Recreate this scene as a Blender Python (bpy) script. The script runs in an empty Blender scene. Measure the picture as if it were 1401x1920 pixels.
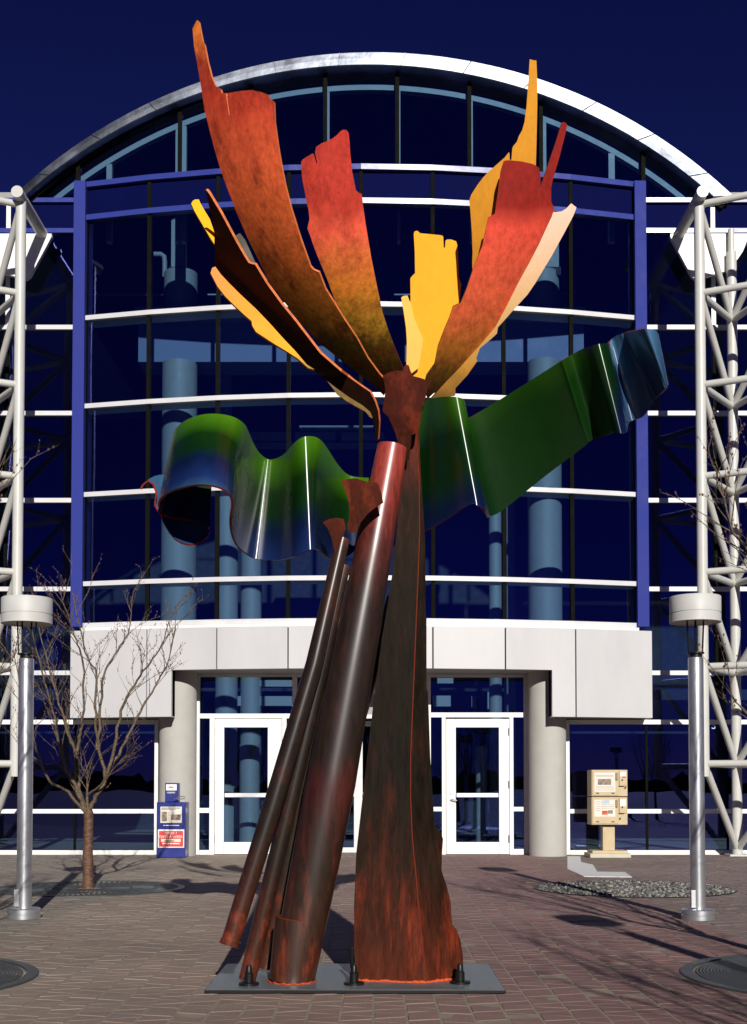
import bpy, bmesh, math, random
from mathutils import Vector, Matrix
from mathutils.geometry import delaunay_2d_cdt
random.seed(7)
S = bpy.context.scene
COL = S.collection
# ------------------------------------------------------------------ camera, sky, sun, exposure
F = 2300.0                       # focal length in photograph pixels (1401 x 1920)
EYE = 1.06
HOR = 1478.0                     # eye-level line
TILT = math.radians(2.0)
YC = HOR - F*math.tan(TILT)
cd = bpy.data.cameras.new('camera'); cam = bpy.data.objects.new('camera', cd); COL.objects.link(cam)
cam.location = (0, 0, EYE); cam.rotation_euler = (math.pi/2 + TILT, 0, 0)
cd.sensor_fit = 'VERTICAL'; cd.sensor_height = 24.0; cd.lens = F/1920*24.0
cd.shift_y = (YC - 960)/1920; cd.shift_x = 0
cd.clip_start = 0.1; cd.clip_end = 3000
S.camera = cam
SUN_EL, SUN_AZ = math.radians(22.0), math.radians(9.3)   # azimuth to the right of straight behind the camera
sun_dir = Vector((math.sin(SUN_AZ)*math.cos(SUN_EL), -math.cos(SUN_AZ)*math.cos(SUN_EL), math.sin(SUN_EL)))
w = bpy.data.worlds.new('World'); S.world = w; w.use_nodes = True
nt = w.node_tree; nt.nodes.clear()
sky = nt.nodes.new('ShaderNodeTexSky'); sky.sky_type = 'NISHITA'; sky.sun_disc = False
sky.sun_elevation = SUN_EL; sky.sun_rotation = math.atan2(sun_dir.x, sun_dir.y); sky.altitude = 1600
sky.air_density = 1.0; sky.dust_density = 0.05; sky.ozone_density = 3.0
mulc = nt.nodes.new('ShaderNodeMix'); mulc.data_type = 'RGBA'; mulc.blend_type = 'MULTIPLY'
mulc.inputs[0].default_value = 1.0; mulc.inputs[7].default_value = (0.049, 0.037, 0.122, 1)
bgn = nt.nodes.new('ShaderNodeBackground'); bgn.inputs[1].default_value = 0.10
wo = nt.nodes.new('ShaderNodeOutputWorld')
gam = nt.nodes.new('ShaderNodeGamma'); gam.inputs[1].default_value = 1.35
nt.links.new(sky.outputs[0], gam.inputs[0]); nt.links.new(gam.outputs[0], mulc.inputs[6]); nt.links.new(mulc.outputs[2], bgn.inputs[0]); nt.links.new(bgn.outputs[0], wo.inputs[0])
sl = bpy.data.lights.new('sun', 'SUN'); sl.energy = 4.8; sl.angle = math.radians(0.5); sl.color = (1.0, 0.95, 0.87)
so = bpy.data.objects.new('sun', sl); COL.objects.link(so); so.location = (3, -10, 12)
so.rotation_euler = (-sun_dir).to_track_quat('-Z', 'Y').to_euler()
S.view_settings.view_transform = 'Standard'; S.view_settings.look = 'None'
S.view_settings.exposure = 0.0; S.view_settings.gamma = 1.0; S.view_settings.use_curve_mapping = False
S.render.engine = 'CYCLES'
S.cycles.caustics_reflective = False; S.cycles.caustics_refractive = False
S.cycles.max_bounces = 10; S.cycles.transparent_max_bounces = 24; S.cycles.sample_clamp_indirect = 4.0
S.cycles.use_denoising = True

ct, st = math.cos(TILT), math.sin(TILT)
def P(px, py, Y):
    """world point at distance Y seen at photograph pixel (px, py)"""
    u = (px - 700.5)/F; v = (YC - py)/F
    d = Vector((u, ct - v*st, st + v*ct))
    return Vector((0, 0, EYE)) + d*(Y/d.y)
def Zp(py, Y, px=677): return P(px, py, Y).z
def Xp(px, Y, py=HOR): return P(px, py, Y).x
def Gp(px, py, z=0.0):
    u = (px - 700.5)/F; v = (YC - py)/F
    d = Vector((u, ct - v*st, st + v*ct)); t = (z-EYE)/d.z
    return Vector((0, 0, EYE)) + d*t

# ------------------------------------------------------------------ materials
MATS = {}
def lin(c): return tuple((x/12.92 if x <= .04045 else ((x+.055)/1.055)**2.4) for x in [q/255 for q in c])
def newmat(name):
    m = bpy.data.materials.new(name); m.use_nodes = True; n = m.node_tree
    return m, n, n.nodes['Principled BSDF']
def mat(name, col, rough=.5, metal=0.0, coat=0.0, var=.10, scale=6.0, bump=.0, bscale=40.0, spec=.5, stretch=None, coatr=.1):
    if name in MATS: return MATS[name]
    m, n, b = newmat(name); L = n.links
    tc = n.nodes.new('ShaderNodeTexCoord')
    src = tc.outputs['Object']
    if stretch:
        mp = n.nodes.new('ShaderNodeMapping'); mp.inputs['Scale'].default_value = stretch; L.new(src, mp.inputs[0]); src = mp.outputs[0]
    no = n.nodes.new('ShaderNodeTexNoise'); no.inputs['Scale'].default_value = scale; no.inputs['Detail'].default_value = 6; no.inputs['Roughness'].default_value = .65
    L.new(src, no.inputs['Vector'])
    mr = n.nodes.new('ShaderNodeMapRange'); mr.inputs[1].default_value = .3; mr.inputs[2].default_value = .7
    mr.inputs[3].default_value = 1-var; mr.inputs[4].default_value = 1+var; L.new(no.outputs[0], mr.inputs[0])
    mx = n.nodes.new('ShaderNodeMix'); mx.data_type = 'RGBA'; mx.blend_type = 'MULTIPLY'; mx.inputs[0].default_value = 1
    mx.inputs[6].default_value = (*col, 1); L.new(mr.outputs[0], mx.inputs[7]); L.new(mx.outputs[2], b.inputs['Base Color'])
    rr = n.nodes.new('ShaderNodeMapRange'); rr.inputs[1].default_value = .3; rr.inputs[2].default_value = .7
    rr.inputs[3].default_value = max(.02, rough*.85); rr.inputs[4].default_value = min(1, rough*1.15); L.new(no.outputs[0], rr.inputs[0]); L.new(rr.outputs[0], b.inputs['Roughness'])
    b.inputs['Metallic'].default_value = metal; b.inputs['Coat Weight'].default_value = coat; b.inputs['Coat Roughness'].default_value = coatr
    b.inputs['Specular IOR Level'].default_value = spec
    if bump:
        n2 = n.nodes.new('ShaderNodeTexNoise'); n2.inputs['Scale'].default_value = bscale; n2.inputs['Detail'].default_value = 4
        L.new(src, n2.inputs['Vector'])
        bp = n.nodes.new('ShaderNodeBump'); bp.inputs['Strength'].default_value = bump; bp.inputs['Distance'].default_value = .01
        L.new(n2.outputs[0], bp.inputs['Height']); L.new(bp.outputs[0], b.inputs['Normal'])
    MATS[name] = m; return m
def glass(name, tint, refl, fac, rough=0.0):
    m = bpy.data.materials.new(name); m.use_nodes = True; n = m.node_tree; n.nodes.clear(); L = n.links
    tr = n.nodes.new('ShaderNodeBsdfTransparent'); tr.inputs[0].default_value = (*tint, 1)
    gl = n.nodes.new('ShaderNodeBsdfGlossy'); gl.inputs[0].default_value = (*refl, 1); gl.inputs['Roughness'].default_value = rough
    fr = n.nodes.new('ShaderNodeFresnel'); fr.inputs[0].default_value = 1.5
    ad = n.nodes.new('ShaderNodeMath'); ad.operation = 'MULTIPLY_ADD'; ad.inputs[1].default_value = 1.0; ad.inputs[2].default_value = fac
    ad.use_clamp = True; L.new(fr.outputs[0], ad.inputs[0])
    tc = n.nodes.new('ShaderNodeTexCoord'); no = n.nodes.new('ShaderNodeTexNoise'); no.inputs['Scale'].default_value = .9; no.inputs['Detail'].default_value = 1
    bp = n.nodes.new('ShaderNodeBump'); bp.inputs['Strength'].default_value = .16; bp.inputs['Distance'].default_value = .02
    L.new(tc.outputs['Object'], no.inputs['Vector']); L.new(no.outputs[0], bp.inputs['Height']); L.new(bp.outputs[0], gl.inputs['Normal'])
    mx = n.nodes.new('ShaderNodeMixShader'); L.new(ad.outputs[0], mx.inputs[0]); L.new(tr.outputs[0], mx.inputs[1]); L.new(gl.outputs[0], mx.inputs[2])
    o = n.nodes.new('ShaderNodeOutputMaterial'); L.new(mx.outputs[0], o.inputs[0])
    return m
def paint(name, stops, nscale=9.0, blotch=None, blotch_amt=.6, low=None, coatr=.12, fine=(.62, 1.22), bumpk=.12, rough=.7, coat=0.0, spec=.06, edge=.12, nstretch=(1, 1, .5)):
    """hand-brushed sculpture paint: colour runs along the piece (attribute grad) and is broken up by brushing"""
    m, n, b = newmat(name); L = n.links
    at = n.nodes.new('ShaderNodeAttribute'); at.attribute_name = 'grad'
    tc = n.nodes.new('ShaderNodeTexCoord')
    mp = n.nodes.new('ShaderNodeMapping'); mp.inputs['Scale'].default_value = nstretch; L.new(tc.outputs['Object'], mp.inputs[0])
    no = n.nodes.new('ShaderNodeTexNoise'); no.inputs['Scale'].default_value = nscale; no.inputs['Detail'].default_value = 8; no.inputs['Roughness'].default_value = .68
    L.new(mp.outputs[0], no.inputs['Vector'])
    ma = n.nodes.new('ShaderNodeMath'); ma.operation = 'MULTIPLY_ADD'; ma.inputs[1].default_value = edge*2; ma.inputs[2].default_value = -edge
    L.new(no.outputs[0], ma.inputs[0])
    ad = n.nodes.new('ShaderNodeMath'); ad.operation = 'ADD'; L.new(at.outputs['Fac'], ad.inputs[0]); L.new(ma.outputs[0], ad.inputs[1])
    cr = n.nodes.new('ShaderNodeValToRGB'); e = cr.color_ramp.elements
    e[0].position = stops[0][0]; e[0].color = (*stops[0][1], 1); e[1].position = stops[-1][0]; e[1].color = (*stops[-1][1], 1)
    for p_, c_ in stops[1:-1]:
        q = e.new(p_); q.color = (*c_, 1)
    L.new(ad.outputs[0], cr.inputs[0]); out = cr.outputs[0]
    n3 = n.nodes.new('ShaderNodeTexNoise'); n3.inputs['Scale'].default_value = nscale*4; n3.inputs['Detail'].default_value = 8; n3.inputs['Roughness'].default_value = .75
    L.new(mp.outputs[0], n3.inputs['Vector'])
    mr = n.nodes.new('ShaderNodeMapRange'); mr.inputs[1].default_value = .3; mr.inputs[2].default_value = .7; mr.inputs[3].default_value = fine[0]; mr.inputs[4].default_value = fine[1]
    L.new(n3.outputs[0], mr.inputs[0])
    if blotch:
        n2 = n.nodes.new('ShaderNodeTexNoise'); n2.inputs['Scale'].default_value = nscale*.8; n2.inputs['Detail'].default_value = 8; n2.inputs['Roughness'].default_value = .7
        L.new(mp.outputs[0], n2.inputs['Vector'])
        r2 = n.nodes.new('ShaderNodeMapRange'); r2.inputs[1].default_value = .49 if not low else .52; r2.inputs[2].default_value = .72; r2.inputs[3].default_value = 0; r2.inputs[4].default_value = blotch_amt
        L.new(n2.outputs[0], r2.inputs[0])
        fac_ = r2.outputs[0]
        if low:
            r3 = n.nodes.new('ShaderNodeMapRange'); r3.inputs[1].default_value = 0; r3.inputs[2].default_value = low[0]; r3.inputs[3].default_value = 1; r3.inputs[4].default_value = low[1]; L.new(at.outputs['Fac'], r3.inputs[0])
            mm_ = n.nodes.new('ShaderNodeMath'); mm_.operation = 'MULTIPLY'; L.new(fac_, mm_.inputs[0]); L.new(r3.outputs[0], mm_.inputs[1]); fac_ = mm_.outputs[0]
            n2.inputs['Scale'].default_value = nscale*1.3
        m2 = n.nodes.new('ShaderNodeMix'); m2.data_type = 'RGBA'; m2.inputs[7].default_value = (*blotch, 1)
        L.new(fac_, m2.inputs[0]); L.new(out, m2.inputs[6]); out = m2.outputs[2]
    mx = n.nodes.new('ShaderNodeMix'); mx.data_type = 'RGBA'; mx.blend_type = 'MULTIPLY'; mx.inputs[0].default_value = 1
    L.new(out, mx.inputs[6]); L.new(mr.outputs[0], mx.inputs[7]); L.new(mx.outputs[2], b.inputs['Base Color'])
    rr = n.nodes.new('ShaderNodeMapRange'); rr.inputs[1].default_value = .3; rr.inputs[2].default_value = .7; rr.inputs[3].default_value = rough*.8; rr.inputs[4].default_value = min(1, rough*1.25)
    L.new(n3.outputs[0], rr.inputs[0]); L.new(rr.outputs[0], b.inputs['Roughness'])
    b.inputs['Coat Weight'].default_value = coat; b.inputs['Coat Roughness'].default_value = coatr; b.inputs['Specular IOR Level'].default_value = spec
    bp = n.nodes.new('ShaderNodeBump'); bp.inputs['Strength'].default_value = bumpk; bp.inputs['Distance'].default_value = .006
    L.new(n3.outputs[0], bp.inputs['Height']); L.new(bp.outputs[0], b.inputs['Normal'])
    return m

# ------------------------------------------------------------------ mesh helpers
class MB:
    def __init__(s): s.v = []; s.f = []; s.mi = []; s.sm = []
    def add(s, vs, fs, mi=0, smooth=False):
        o = len(s.v); s.v += [tuple(x) for x in vs]
        for f in fs: s.f.append(tuple(i+o for i in f)); s.mi.append(mi); s.sm.append(smooth)
        return s
    def box(s, x0, x1, y0, y1, z0, z1, mi=0):
        v = [(x0,y0,z0),(x1,y0,z0),(x1,y1,z0),(x0,y1,z0),(x0,y0,z1),(x1,y0,z1),(x1,y1,z1),(x0,y1,z1)]
        return s.add(v, [(0,3,2,1),(4,5,6,7),(0,1,5,4),(1,2,6,5),(2,3,7,6),(3,0,4,7)], mi)
    def tube(s, pts, rad, n=16, mi=0, caps=True, smooth=True):
        pts = [Vector(p) for p in pts]
        if not isinstance(rad, (list, tuple)): rad = [rad]*len(pts)
        prev = None; rings = []
        for i, p in enumerate(pts):
            t = (pts[min(i+1, len(pts)-1)] - pts[max(i-1, 0)]).normalized()
            if prev is None:
                a = Vector((0, 0, 1)) if abs(t.z) < .9 else Vector((0, 1, 0))
                u = t.cross(a).normalized()
            else:
                u = (prev - t*prev.dot(t)).normalized()
            prev = u; ww = t.cross(u)
            rings.append([p + (u*math.cos(2*math.pi*k/n) + ww*math.sin(2*math.pi*k/n))*rad[i] for k in range(n)])
        vs = [q for r in rings for q in r]; fs = []
        for i in range(len(pts)-1):
            for k in range(n):
                fs.append((i*n+k, i*n+(k+1) % n, (i+1)*n+(k+1) % n, (i+1)*n+k))
        s.add(vs, fs, mi, smooth)
        if caps:
            s.add(rings[0], [tuple(range(n-1, -1, -1))], mi); s.add(rings[-1], [tuple(range(n))], mi)
        return s
    def lathe(s, prof, c=(0, 0, 0), n=32, mi=0, smooth=True):
        vs = []; fs = []
        for r, z in prof:
            for k in range(n):
                a = 2*math.pi*k/n; vs.append((c[0]+r*math.cos(a), c[1]+r*math.sin(a), c[2]+z))
        for i in range(len(prof)-1):
            # profile segments keep their own rings so edges stay crisp
            fs += [(i*n+k, i*n+(k+1) % n, (i+1)*n+(k+1) % n, (i+1)*n+k) for k in range(n)]
        return s.add(vs, fs, mi, smooth)
    def prism(s, poly, y0, y1, mi=0):
        """polygon in XZ (counter-clockwise seen from the camera) extruded in Y"""
        n = len(poly)
        v = [(x, y0, z) for x, z in poly] + [(x, y1, z) for x, z in poly]
        fs = [tuple(range(n)), tuple(range(2*n-1, n-1, -1))]
        fs += [(i, i+n, (i+1) % n + n, (i+1) % n) for i in range(n)]
        return s.add(v, fs, mi)
    def build(s, name, mats, parent=None, origin=None):
        me = bpy.data.meshes.new(name)
        v = s.v if origin is None else [(a-origin[0], b-origin[1], c-origin[2]) for a, b, c in s.v]
        me.from_pydata(v, [], s.f)
        if not isinstance(mats, (list, tuple)): mats = [mats]
        for m in mats: me.materials.append(m)
        me.polygons.foreach_set('material_index', s.mi); me.polygons.foreach_set('use_smooth', s.sm)
        me.validate(); me.update()
        if any(s.sm): me.set_sharp_from_angle(angle=math.radians(38))
        return link(me, name, parent, origin)
def link(me, name, parent=None, origin=None):
    o = bpy.data.objects.new(name, me); COL.objects.link(o)
    if origin is not None: o.location = origin
    if parent is not None: attach(o, parent)
    return o
def world_of(o):
    m = Matrix.LocRotScale(o.location, o.rotation_euler, o.scale)
    return world_of(o.parent) @ o.matrix_parent_inverse @ m if o.parent else m
def attach(o, parent):
    o.parent = parent; o.matrix_parent_inverse = world_of(parent).inverted()
def bev(o, wd=.006, seg=2):
    m = o.modifiers.new('bevel', 'BEVEL'); m.width = wd; m.segments = seg; m.limit_method = 'ANGLE'; m.angle_limit = math.radians(40)
    return o
def thing(name, loc, label, cat, group=None):
    o = bpy.data.objects.new(name, None); COL.objects.link(o); o.location = loc; o.empty_display_size = .2
    o['label'] = label; o['category'] = cat
    if group: o['group'] = group
    return o
def tag(o, label, cat, group=None):
    o['label'] = label; o['category'] = cat
    if group: o['group'] = group
    return o
def struct(o, label=None):
    o['kind'] = 'structure'
    if label: o['label'] = label
    return o
def copy_tree(o, parent=None):
    c = o.copy(); COL.objects.link(c)
    if parent is not None: c.parent = parent
    for ch in list(o.children): copy_tree(ch, c)
    return c
def grad_attr(me, vals):
    a = me.attributes.new('grad', 'FLOAT', 'POINT'); a.data.foreach_set('value', vals)
def text_mesh(body, size, m, name, parent, loc, rot=(math.pi/2, 0, 0), align='CENTER', depth=.001):
    cu = bpy.data.curves.new(name, 'FONT'); cu.body = body; cu.size = size; cu.align_x = align; cu.align_y = 'CENTER'; cu.extrude = depth
    cu.space_line = .85
    t = bpy.data.objects.new(name, cu); COL.objects.link(t)
    dg = bpy.context.evaluated_depsgraph_get(); me = bpy.data.meshes.new_from_object(t.evaluated_get(dg))
    bpy.data.objects.remove(t); me.materials.clear(); me.materials.append(m)
    o = bpy.data.objects.new(name, me); COL.objects.link(o); o.location = loc; o.rotation_euler = rot
    attach(o, parent); return o

RAILW = mat('rail_white', (.62, .625, .65), .4, var=.05, scale=3)
WHITE = mat('white_paint', (.84, .84, .82), .4, var=.04, scale=3)
BLUEPAINT = mat('blue_steel_paint', (.028, .040, .25), .6, var=.06, scale=4, spec=.1)
NAVY = mat('navy_spandrel', (.0022, .004, .050), .7, var=.15, scale=.7, spec=.02)
DARKM = mat('dark_mullion', (.004, .0045, .003), .7, var=.2, spec=.05)
PANEL = mat('canopy_panel_metal', (.535, .535, .55), .42, var=.06, scale=1.6, bump=.05, bscale=2.2, stretch=(1, 1, .28))
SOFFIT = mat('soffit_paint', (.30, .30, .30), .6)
CONC = mat('column_concrete', (.43, .42, .39), .75, var=.06, scale=4, bump=.06)
TRUSSW = mat('truss_white', (.56, .56, .53), .38, var=.05, scale=5)
ALU = mat('roof_aluminium', (.15, .165, .20), .42, metal=1, var=.5, scale=2.0, bump=1.0, bscale=3.0)
GALV = mat('galvanised_pole', (.60, .62, .64), .34, metal=.85, var=.10, scale=7, stretch=(1, 1, .25), bump=.05)
LAMPW = mat('lamp_drum_paint', (.53, .53, .515), .5, var=.05)
BLACK = mat('black_metal', (.008, .008, .009), .4, spec=.3)
INT_W = mat('interior_white', (.27, .275, .265), .6, var=.06)
INT_B = mat('interior_blue_wall', (.13, .15, .26), .6, var=.15, scale=3)
INT_D = mat('interior_dark', (.02, .021, .03), .8)
STEELB = mat('inner_frame_paint', (.30, .31, .30), .5, var=.08)
GLASS = glass('blue_glass', (.72, .85, .95), (.27, .27, .84), .060)
GLASSD = glass('door_glass', (.70, .82, .92), (.2, .27, .85), .04)

# ------------------------------------------------------------------ ground and paving
WALL = 19.66
FX0, FX1 = -16.0, 16.0
GROUNDM = mat('far_ground', (.07, .068, .062), .95, var=.25, scale=.4)
struct(MB().add([(-900, -900, -.03), (900, -900, -.03), (900, 900, -.03), (-900, 900, -.03)], [(0, 1, 2, 3)]).build('ground', GROUNDM))
BED = mat('joint_sand', (.28, .24, .185), .95, var=.2, scale=9)
def paver_material():
    m, n, b = newmat('paver_brick'); L = n.links
    g = n.nodes.new('ShaderNodeNewGeometry')
    oi = n.nodes.new('ShaderNodeAttribute'); oi.attribute_name = 'tone'
    ob = n.nodes.new('ShaderNodeObjectInfo')
    ad = n.nodes.new('ShaderNodeMath'); ad.operation = 'ADD'; L.new(oi.outputs['Fac'], ad.inputs[0]); L.new(ob.outputs['Random'], ad.inputs[1])
    fr = n.nodes.new('ShaderNodeMath'); fr.operation = 'FRACT'; L.new(ad.outputs[0], fr.inputs[0])
    cr = n.nodes.new('ShaderNodeValToRGB'); e = cr.color_ramp.elements
    e[0].position = 0; e[0].color = (.315, .245, .20, 1); e[1].position = 1; e[1].color = (.385, .32, .25, 1)
    for p_, c_ in ((.25, (.36, .29, .228)), (.5, (.33, .258, .21)), (.72, (.37, .305, .24)), (.86, (.325, .28, .235))):
        q = e.new(p_); q.color = (*c_, 1)
    L.new(fr.outputs[0], cr.inputs[0])
    n1 = n.nodes.new('ShaderNodeTexNoise'); n1.inputs['Scale'].default_value = .55; n1.inputs['Detail'].default_value = 5; L.new(g.outputs['Position'], n1.inputs['Vector'])
    n2 = n.nodes.new('ShaderNodeTexNoise'); n2.inputs['Scale'].default_value = 60; n2.inputs['Detail'].default_value = 6; n2.inputs['Roughness'].default_value = .8; L.new(g.outputs['Position'], n2.inputs['Vector'])
    m1 = n.nodes.new('ShaderNodeMapRange'); m1.inputs[1].default_value = .3; m1.inputs[2].default_value = .7; m1.inputs[3].default_value = .70; m1.inputs[4].default_value = 1.06; L.new(n1.outputs[0], m1.inputs[0])
    m2 = n.nodes.new('ShaderNodeMapRange'); m2.inputs[1].default_value = .3; m2.inputs[2].default_value = .7; m2.inputs[3].default_value = .80; m2.inputs[4].default_value = 1.18; L.new(n2.outputs[0], m2.inputs[0])
    mm = n.nodes.new('ShaderNodeMath'); mm.operation = 'MULTIPLY'; L.new(m1.outputs[0], mm.inputs[0]); L.new(m2.outputs[0], mm.inputs[1])
    n4 = n.nodes.new('ShaderNodeTexNoise'); n4.inputs['Scale'].default_value = 4.5; n4.inputs['Detail'].default_value = 7; n4.inputs['Roughness'].default_value = .7; L.new(g.outputs['Position'], n4.inputs['Vector'])
    m4 = n.nodes.new('ShaderNodeMapRange'); m4.inputs[1].default_value = .56; m4.inputs[2].default_value = .70; m4.inputs[3].default_value = 1; m4.inputs[4].default_value = .78; L.new(n4.outputs[0], m4.inputs[0])
    vo = n.nodes.new('ShaderNodeTexVoronoi'); vo.inputs['Scale'].default_value = 1.7; L.new(g.outputs['Position'], vo.inputs['Vector'])
    mv = n.nodes.new('ShaderNodeMapRange'); mv.inputs[1].default_value = .018; mv.inputs[2].default_value = .030; mv.inputs[3].default_value = .5; mv.inputs[4].default_value = 1; L.new(vo.outputs['Distance'], mv.inputs[0])
    mn = n.nodes.new('ShaderNodeMath'); mn.operation = 'MULTIPLY'; L.new(m4.outputs[0], mn.inputs[0]); L.new(mv.outputs[0], mn.inputs[1])
    mo = n.nodes.new('ShaderNodeMath'); mo.operation = 'MULTIPLY'; L.new(mm.outputs[0], mo.inputs[0]); L.new(mn.outputs[0], mo.inputs[1]); mm = mo
    # the two grey strips that carry the lamps and trees, redder brick to the right of the middle
    sx = n.nodes.new('ShaderNodeSeparateXYZ'); L.new(g.outputs['Position'], sx.inputs[0])
    ax = n.nodes.new('ShaderNodeMath'); ax.operation = 'ABSOLUTE'; L.new(sx.outputs[0], ax.inputs[0])
    gs = n.nodes.new('ShaderNodeMapRange'); gs.inputs[1].default_value = 2.56; gs.inputs[2].default_value = 2.60; gs.inputs[3].default_value = 0; gs.inputs[4].default_value = .5; L.new(ax.outputs[0], gs.inputs[0])
    rs = n.nodes.new('ShaderNodeMapRange'); rs.inputs[1].default_value = -1.8; rs.inputs[2].default_value = 1.2; rs.inputs[3].default_value = .08; rs.inputs[4].default_value = .88; L.new(sx.outputs[0], rs.inputs[0])
    mr_ = n.nodes.new('ShaderNodeMix'); mr_.data_type = 'RGBA'; mr_.inputs[7].default_value = (.255, .138, .132, 1); L.new(rs.outputs[0], mr_.inputs[0]); L.new(cr.outputs[0], mr_.inputs[6])
    mg = n.nodes.new('ShaderNodeMix'); mg.data_type = 'RGBA'; mg.inputs[7].default_value = (.235, .225, .195, 1); L.new(gs.outputs[0], mg.inputs[0]); L.new(mr_.outputs[2], mg.inputs[6])
    mx = n.nodes.new('ShaderNodeMix'); mx.data_type = 'RGBA'; mx.blend_type = 'MULTIPLY'; mx.inputs[0].default_value = 1
    L.new(mg.outputs[2], mx.inputs[6]); L.new(mm.outputs[0], mx.inputs[7]); L.new(mx.outputs[2], b.inputs['Base Color'])
    b.inputs['Roughness'].default_value = .8
    bp = n.nodes.new('ShaderNodeBump'); bp.inputs['Strength'].default_value = .5; bp.inputs['Distance'].default_value = .004; L.new(n2.outputs[0], bp.inputs['Height']); L.new(bp.outputs[0], b.inputs['Normal'])
    return m
PAVER = paver_material()
bed = MB(); bed.box(FX0, FX1, 3.4, 40, -.12, -.0018)
pavement = struct(bed.build('pavement', BED))
struct(MB().box(FX0, FX1, -16, 3.395, -.12, -.004).build('plaza', mat('dark_plaza_paving', (.085, .072, .065), .9, var=.25, scale=1.2)))  # paving behind the camera, coloured dark to darken its reflection in the glass
GRATES = [(Gp(168, 1666), 1.0), (Vector((2.70, 6.93, 0)), .95), (Vector((-2.84, 6.85, 0)), .95)]
GRAVEL = (Gp(1189, 1667), 1.03)
PW, PL, JT, SK = .155, .108, .0085, .040
def paver_mesh(flip):
    w2, l2 = PW/2-JT*.72, PL/2-JT*.42; c = .0015; s = SK/2*(1 if flip else -1)
    bt = [(-w2, -l2-s), (w2, -l2+s), (w2, l2-s), (-w2, l2+s)]
    tp = [(-w2+c, -l2-s+c), (w2-c, -l2+s+c), (w2-c, l2-s-c), (-w2+c, l2+s-c)]
    v = [(x, y, -.05) for x, y in bt] + [(x, y, -c) for x, y in bt] + [(x, y, 0) for x, y in tp]
    f = [(8, 9, 10, 11)] + [(i+4, (i+1) % 4+4, (i+1) % 4+8, i+8) for i in range(4)] + [(i, (i+1) % 4, (i+1) % 4+4, i+4) for i in range(4)]
    return v, f
PMESH = []
for fl in (0, 1):
    v, f = paver_mesh(fl); me = bpy.data.meshes.new('paver'); me.from_pydata(v, [], f); me.materials.append(PAVER); me.update(); PMESH.append(me)
rnd = random.Random(3)
cells = []
i0 = int(-8.2/PW)
for i in range(i0, -i0):
    x = (i+.5)*PW
    off = (.37*i) % 1 * PL if False else (PL*.5 if (i//1) % 2 else 0)
    j = 0
    while True:
        y = 3.6 + j*PL + off; j += 1
        if y > WALL-.02: break
        if abs(x) > .305*y + 1.7: continue
        if any((x-c.x)**2+(y-c.y)**2 < (r-.03)**2 for c, r in GRATES): continue
        if (x-GRAVEL[0].x)**2+(y-GRAVEL[0].y)**2 < (GRAVEL[1]-.03)**2: continue
        cells.append((x, y, (i+j) % 2))
vis = sorted([c for c in cells if c[1] > 5.52 and abs(c[0]) < .3045*c[1]-.02], key=lambda c: c[1])[:290]
vs = set(vis)
field = MB(); tones = []
for c in cells:
    dz = rnd.gauss(0, .0009); rx = rnd.gauss(0, .006)
    if c in vs:
        o = link(PMESH[c[2]], 'paver', pavement); o.location = (c[0], c[1], dz); o.rotation_euler = (rx, rnd.gauss(0, .006), rnd.gauss(0, .012))
    else:
        v, f = paver_mesh(c[2]); a = rnd.gauss(0, .012); ry = rnd.gauss(0, .006)
        field.add([(c[0]+x-a*y, c[1]+y+a*x, z+dz+rx*y-ry*x) for x, y, z in v], f); tones += [rnd.random()]*12
fo = field.build('paver_field', PAVER, pavement); fo['kind'] = 'stuff'
at = fo.data.attributes.new('tone', 'FLOAT', 'POINT'); at.data.foreach_set('value', tones)

# sunlight thrown off the glass, put in as a pale slab by the right column
PALE = mat('pale_sun_patch', (.74, .75, .76), .9, var=.08, scale=10)
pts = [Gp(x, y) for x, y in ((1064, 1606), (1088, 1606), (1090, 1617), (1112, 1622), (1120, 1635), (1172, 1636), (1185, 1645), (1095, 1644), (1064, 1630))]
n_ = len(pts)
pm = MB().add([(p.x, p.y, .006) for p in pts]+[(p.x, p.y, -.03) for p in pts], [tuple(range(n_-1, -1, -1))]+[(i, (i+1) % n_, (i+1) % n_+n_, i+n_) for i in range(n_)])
struct(pm.build('reflected_sun_patch', PALE))

# ------------------------------------------------------------------ the glass building
B = thing('glass_building', (Xp(677, WALL), WALL, 0), 'blue glass entrance hall with bowed window bay, white canopy and arched metal roof', 'building')
XC = Xp(677, WALL)
# bowed bay: facet corners
bay_px = [158, 278, 408, 541, 677, 812, 945, 1072, 1193]
def bowY(px, y0): return y0 + .57*((px-677)/518.0)**2
def bowpt(px, y0):
    Y = bowY(px, y0); return Xp(px, Y, 760 if y0 > 18.5 else 1240), Y
BAY0 = 18.65
bay = [bowpt(p, BAY0) for p in bay_px]
rail_py = [314.5, 378.0, 571.5, 741.5, 912.0, 1084.0, 1164.0]
rail_z = [Zp(y, BAY0) for y in rail_py]
def strip(path, y_in, z0, z1, mb=None, mi=0):
    """bar of rectangular section following a path [(x, y)], y_in deep towards +Y"""
    mb = mb or MB(); n = len(path)
    v = []
    for x, y in path: v += [(x, y, z0), (x, y, z1), (x, y+y_in, z1), (x, y+y_in, z0)]
    f = [(3, 2, 1, 0), tuple(range(4*n-4, 4*n))]
    for i in range(n-1):
        a, b = 4*i, 4*i+4
        f += [(a, b, b+1, a+1), (a+1, b+1, b+2, a+2), (a+2, b+2, b+3, a+3), (a+3, b+3, b, a)]
    return mb.add(v, f, mi)
pl = Zp(1176, 19.15); pt_ = Zp(341, 19.15)
bay_o = strip([(x, y+.12) for x, y in bay], .08, rail_z[-1]-.03, rail_z[-1]+.02).build('bay_window', SOFFIT, B)
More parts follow.
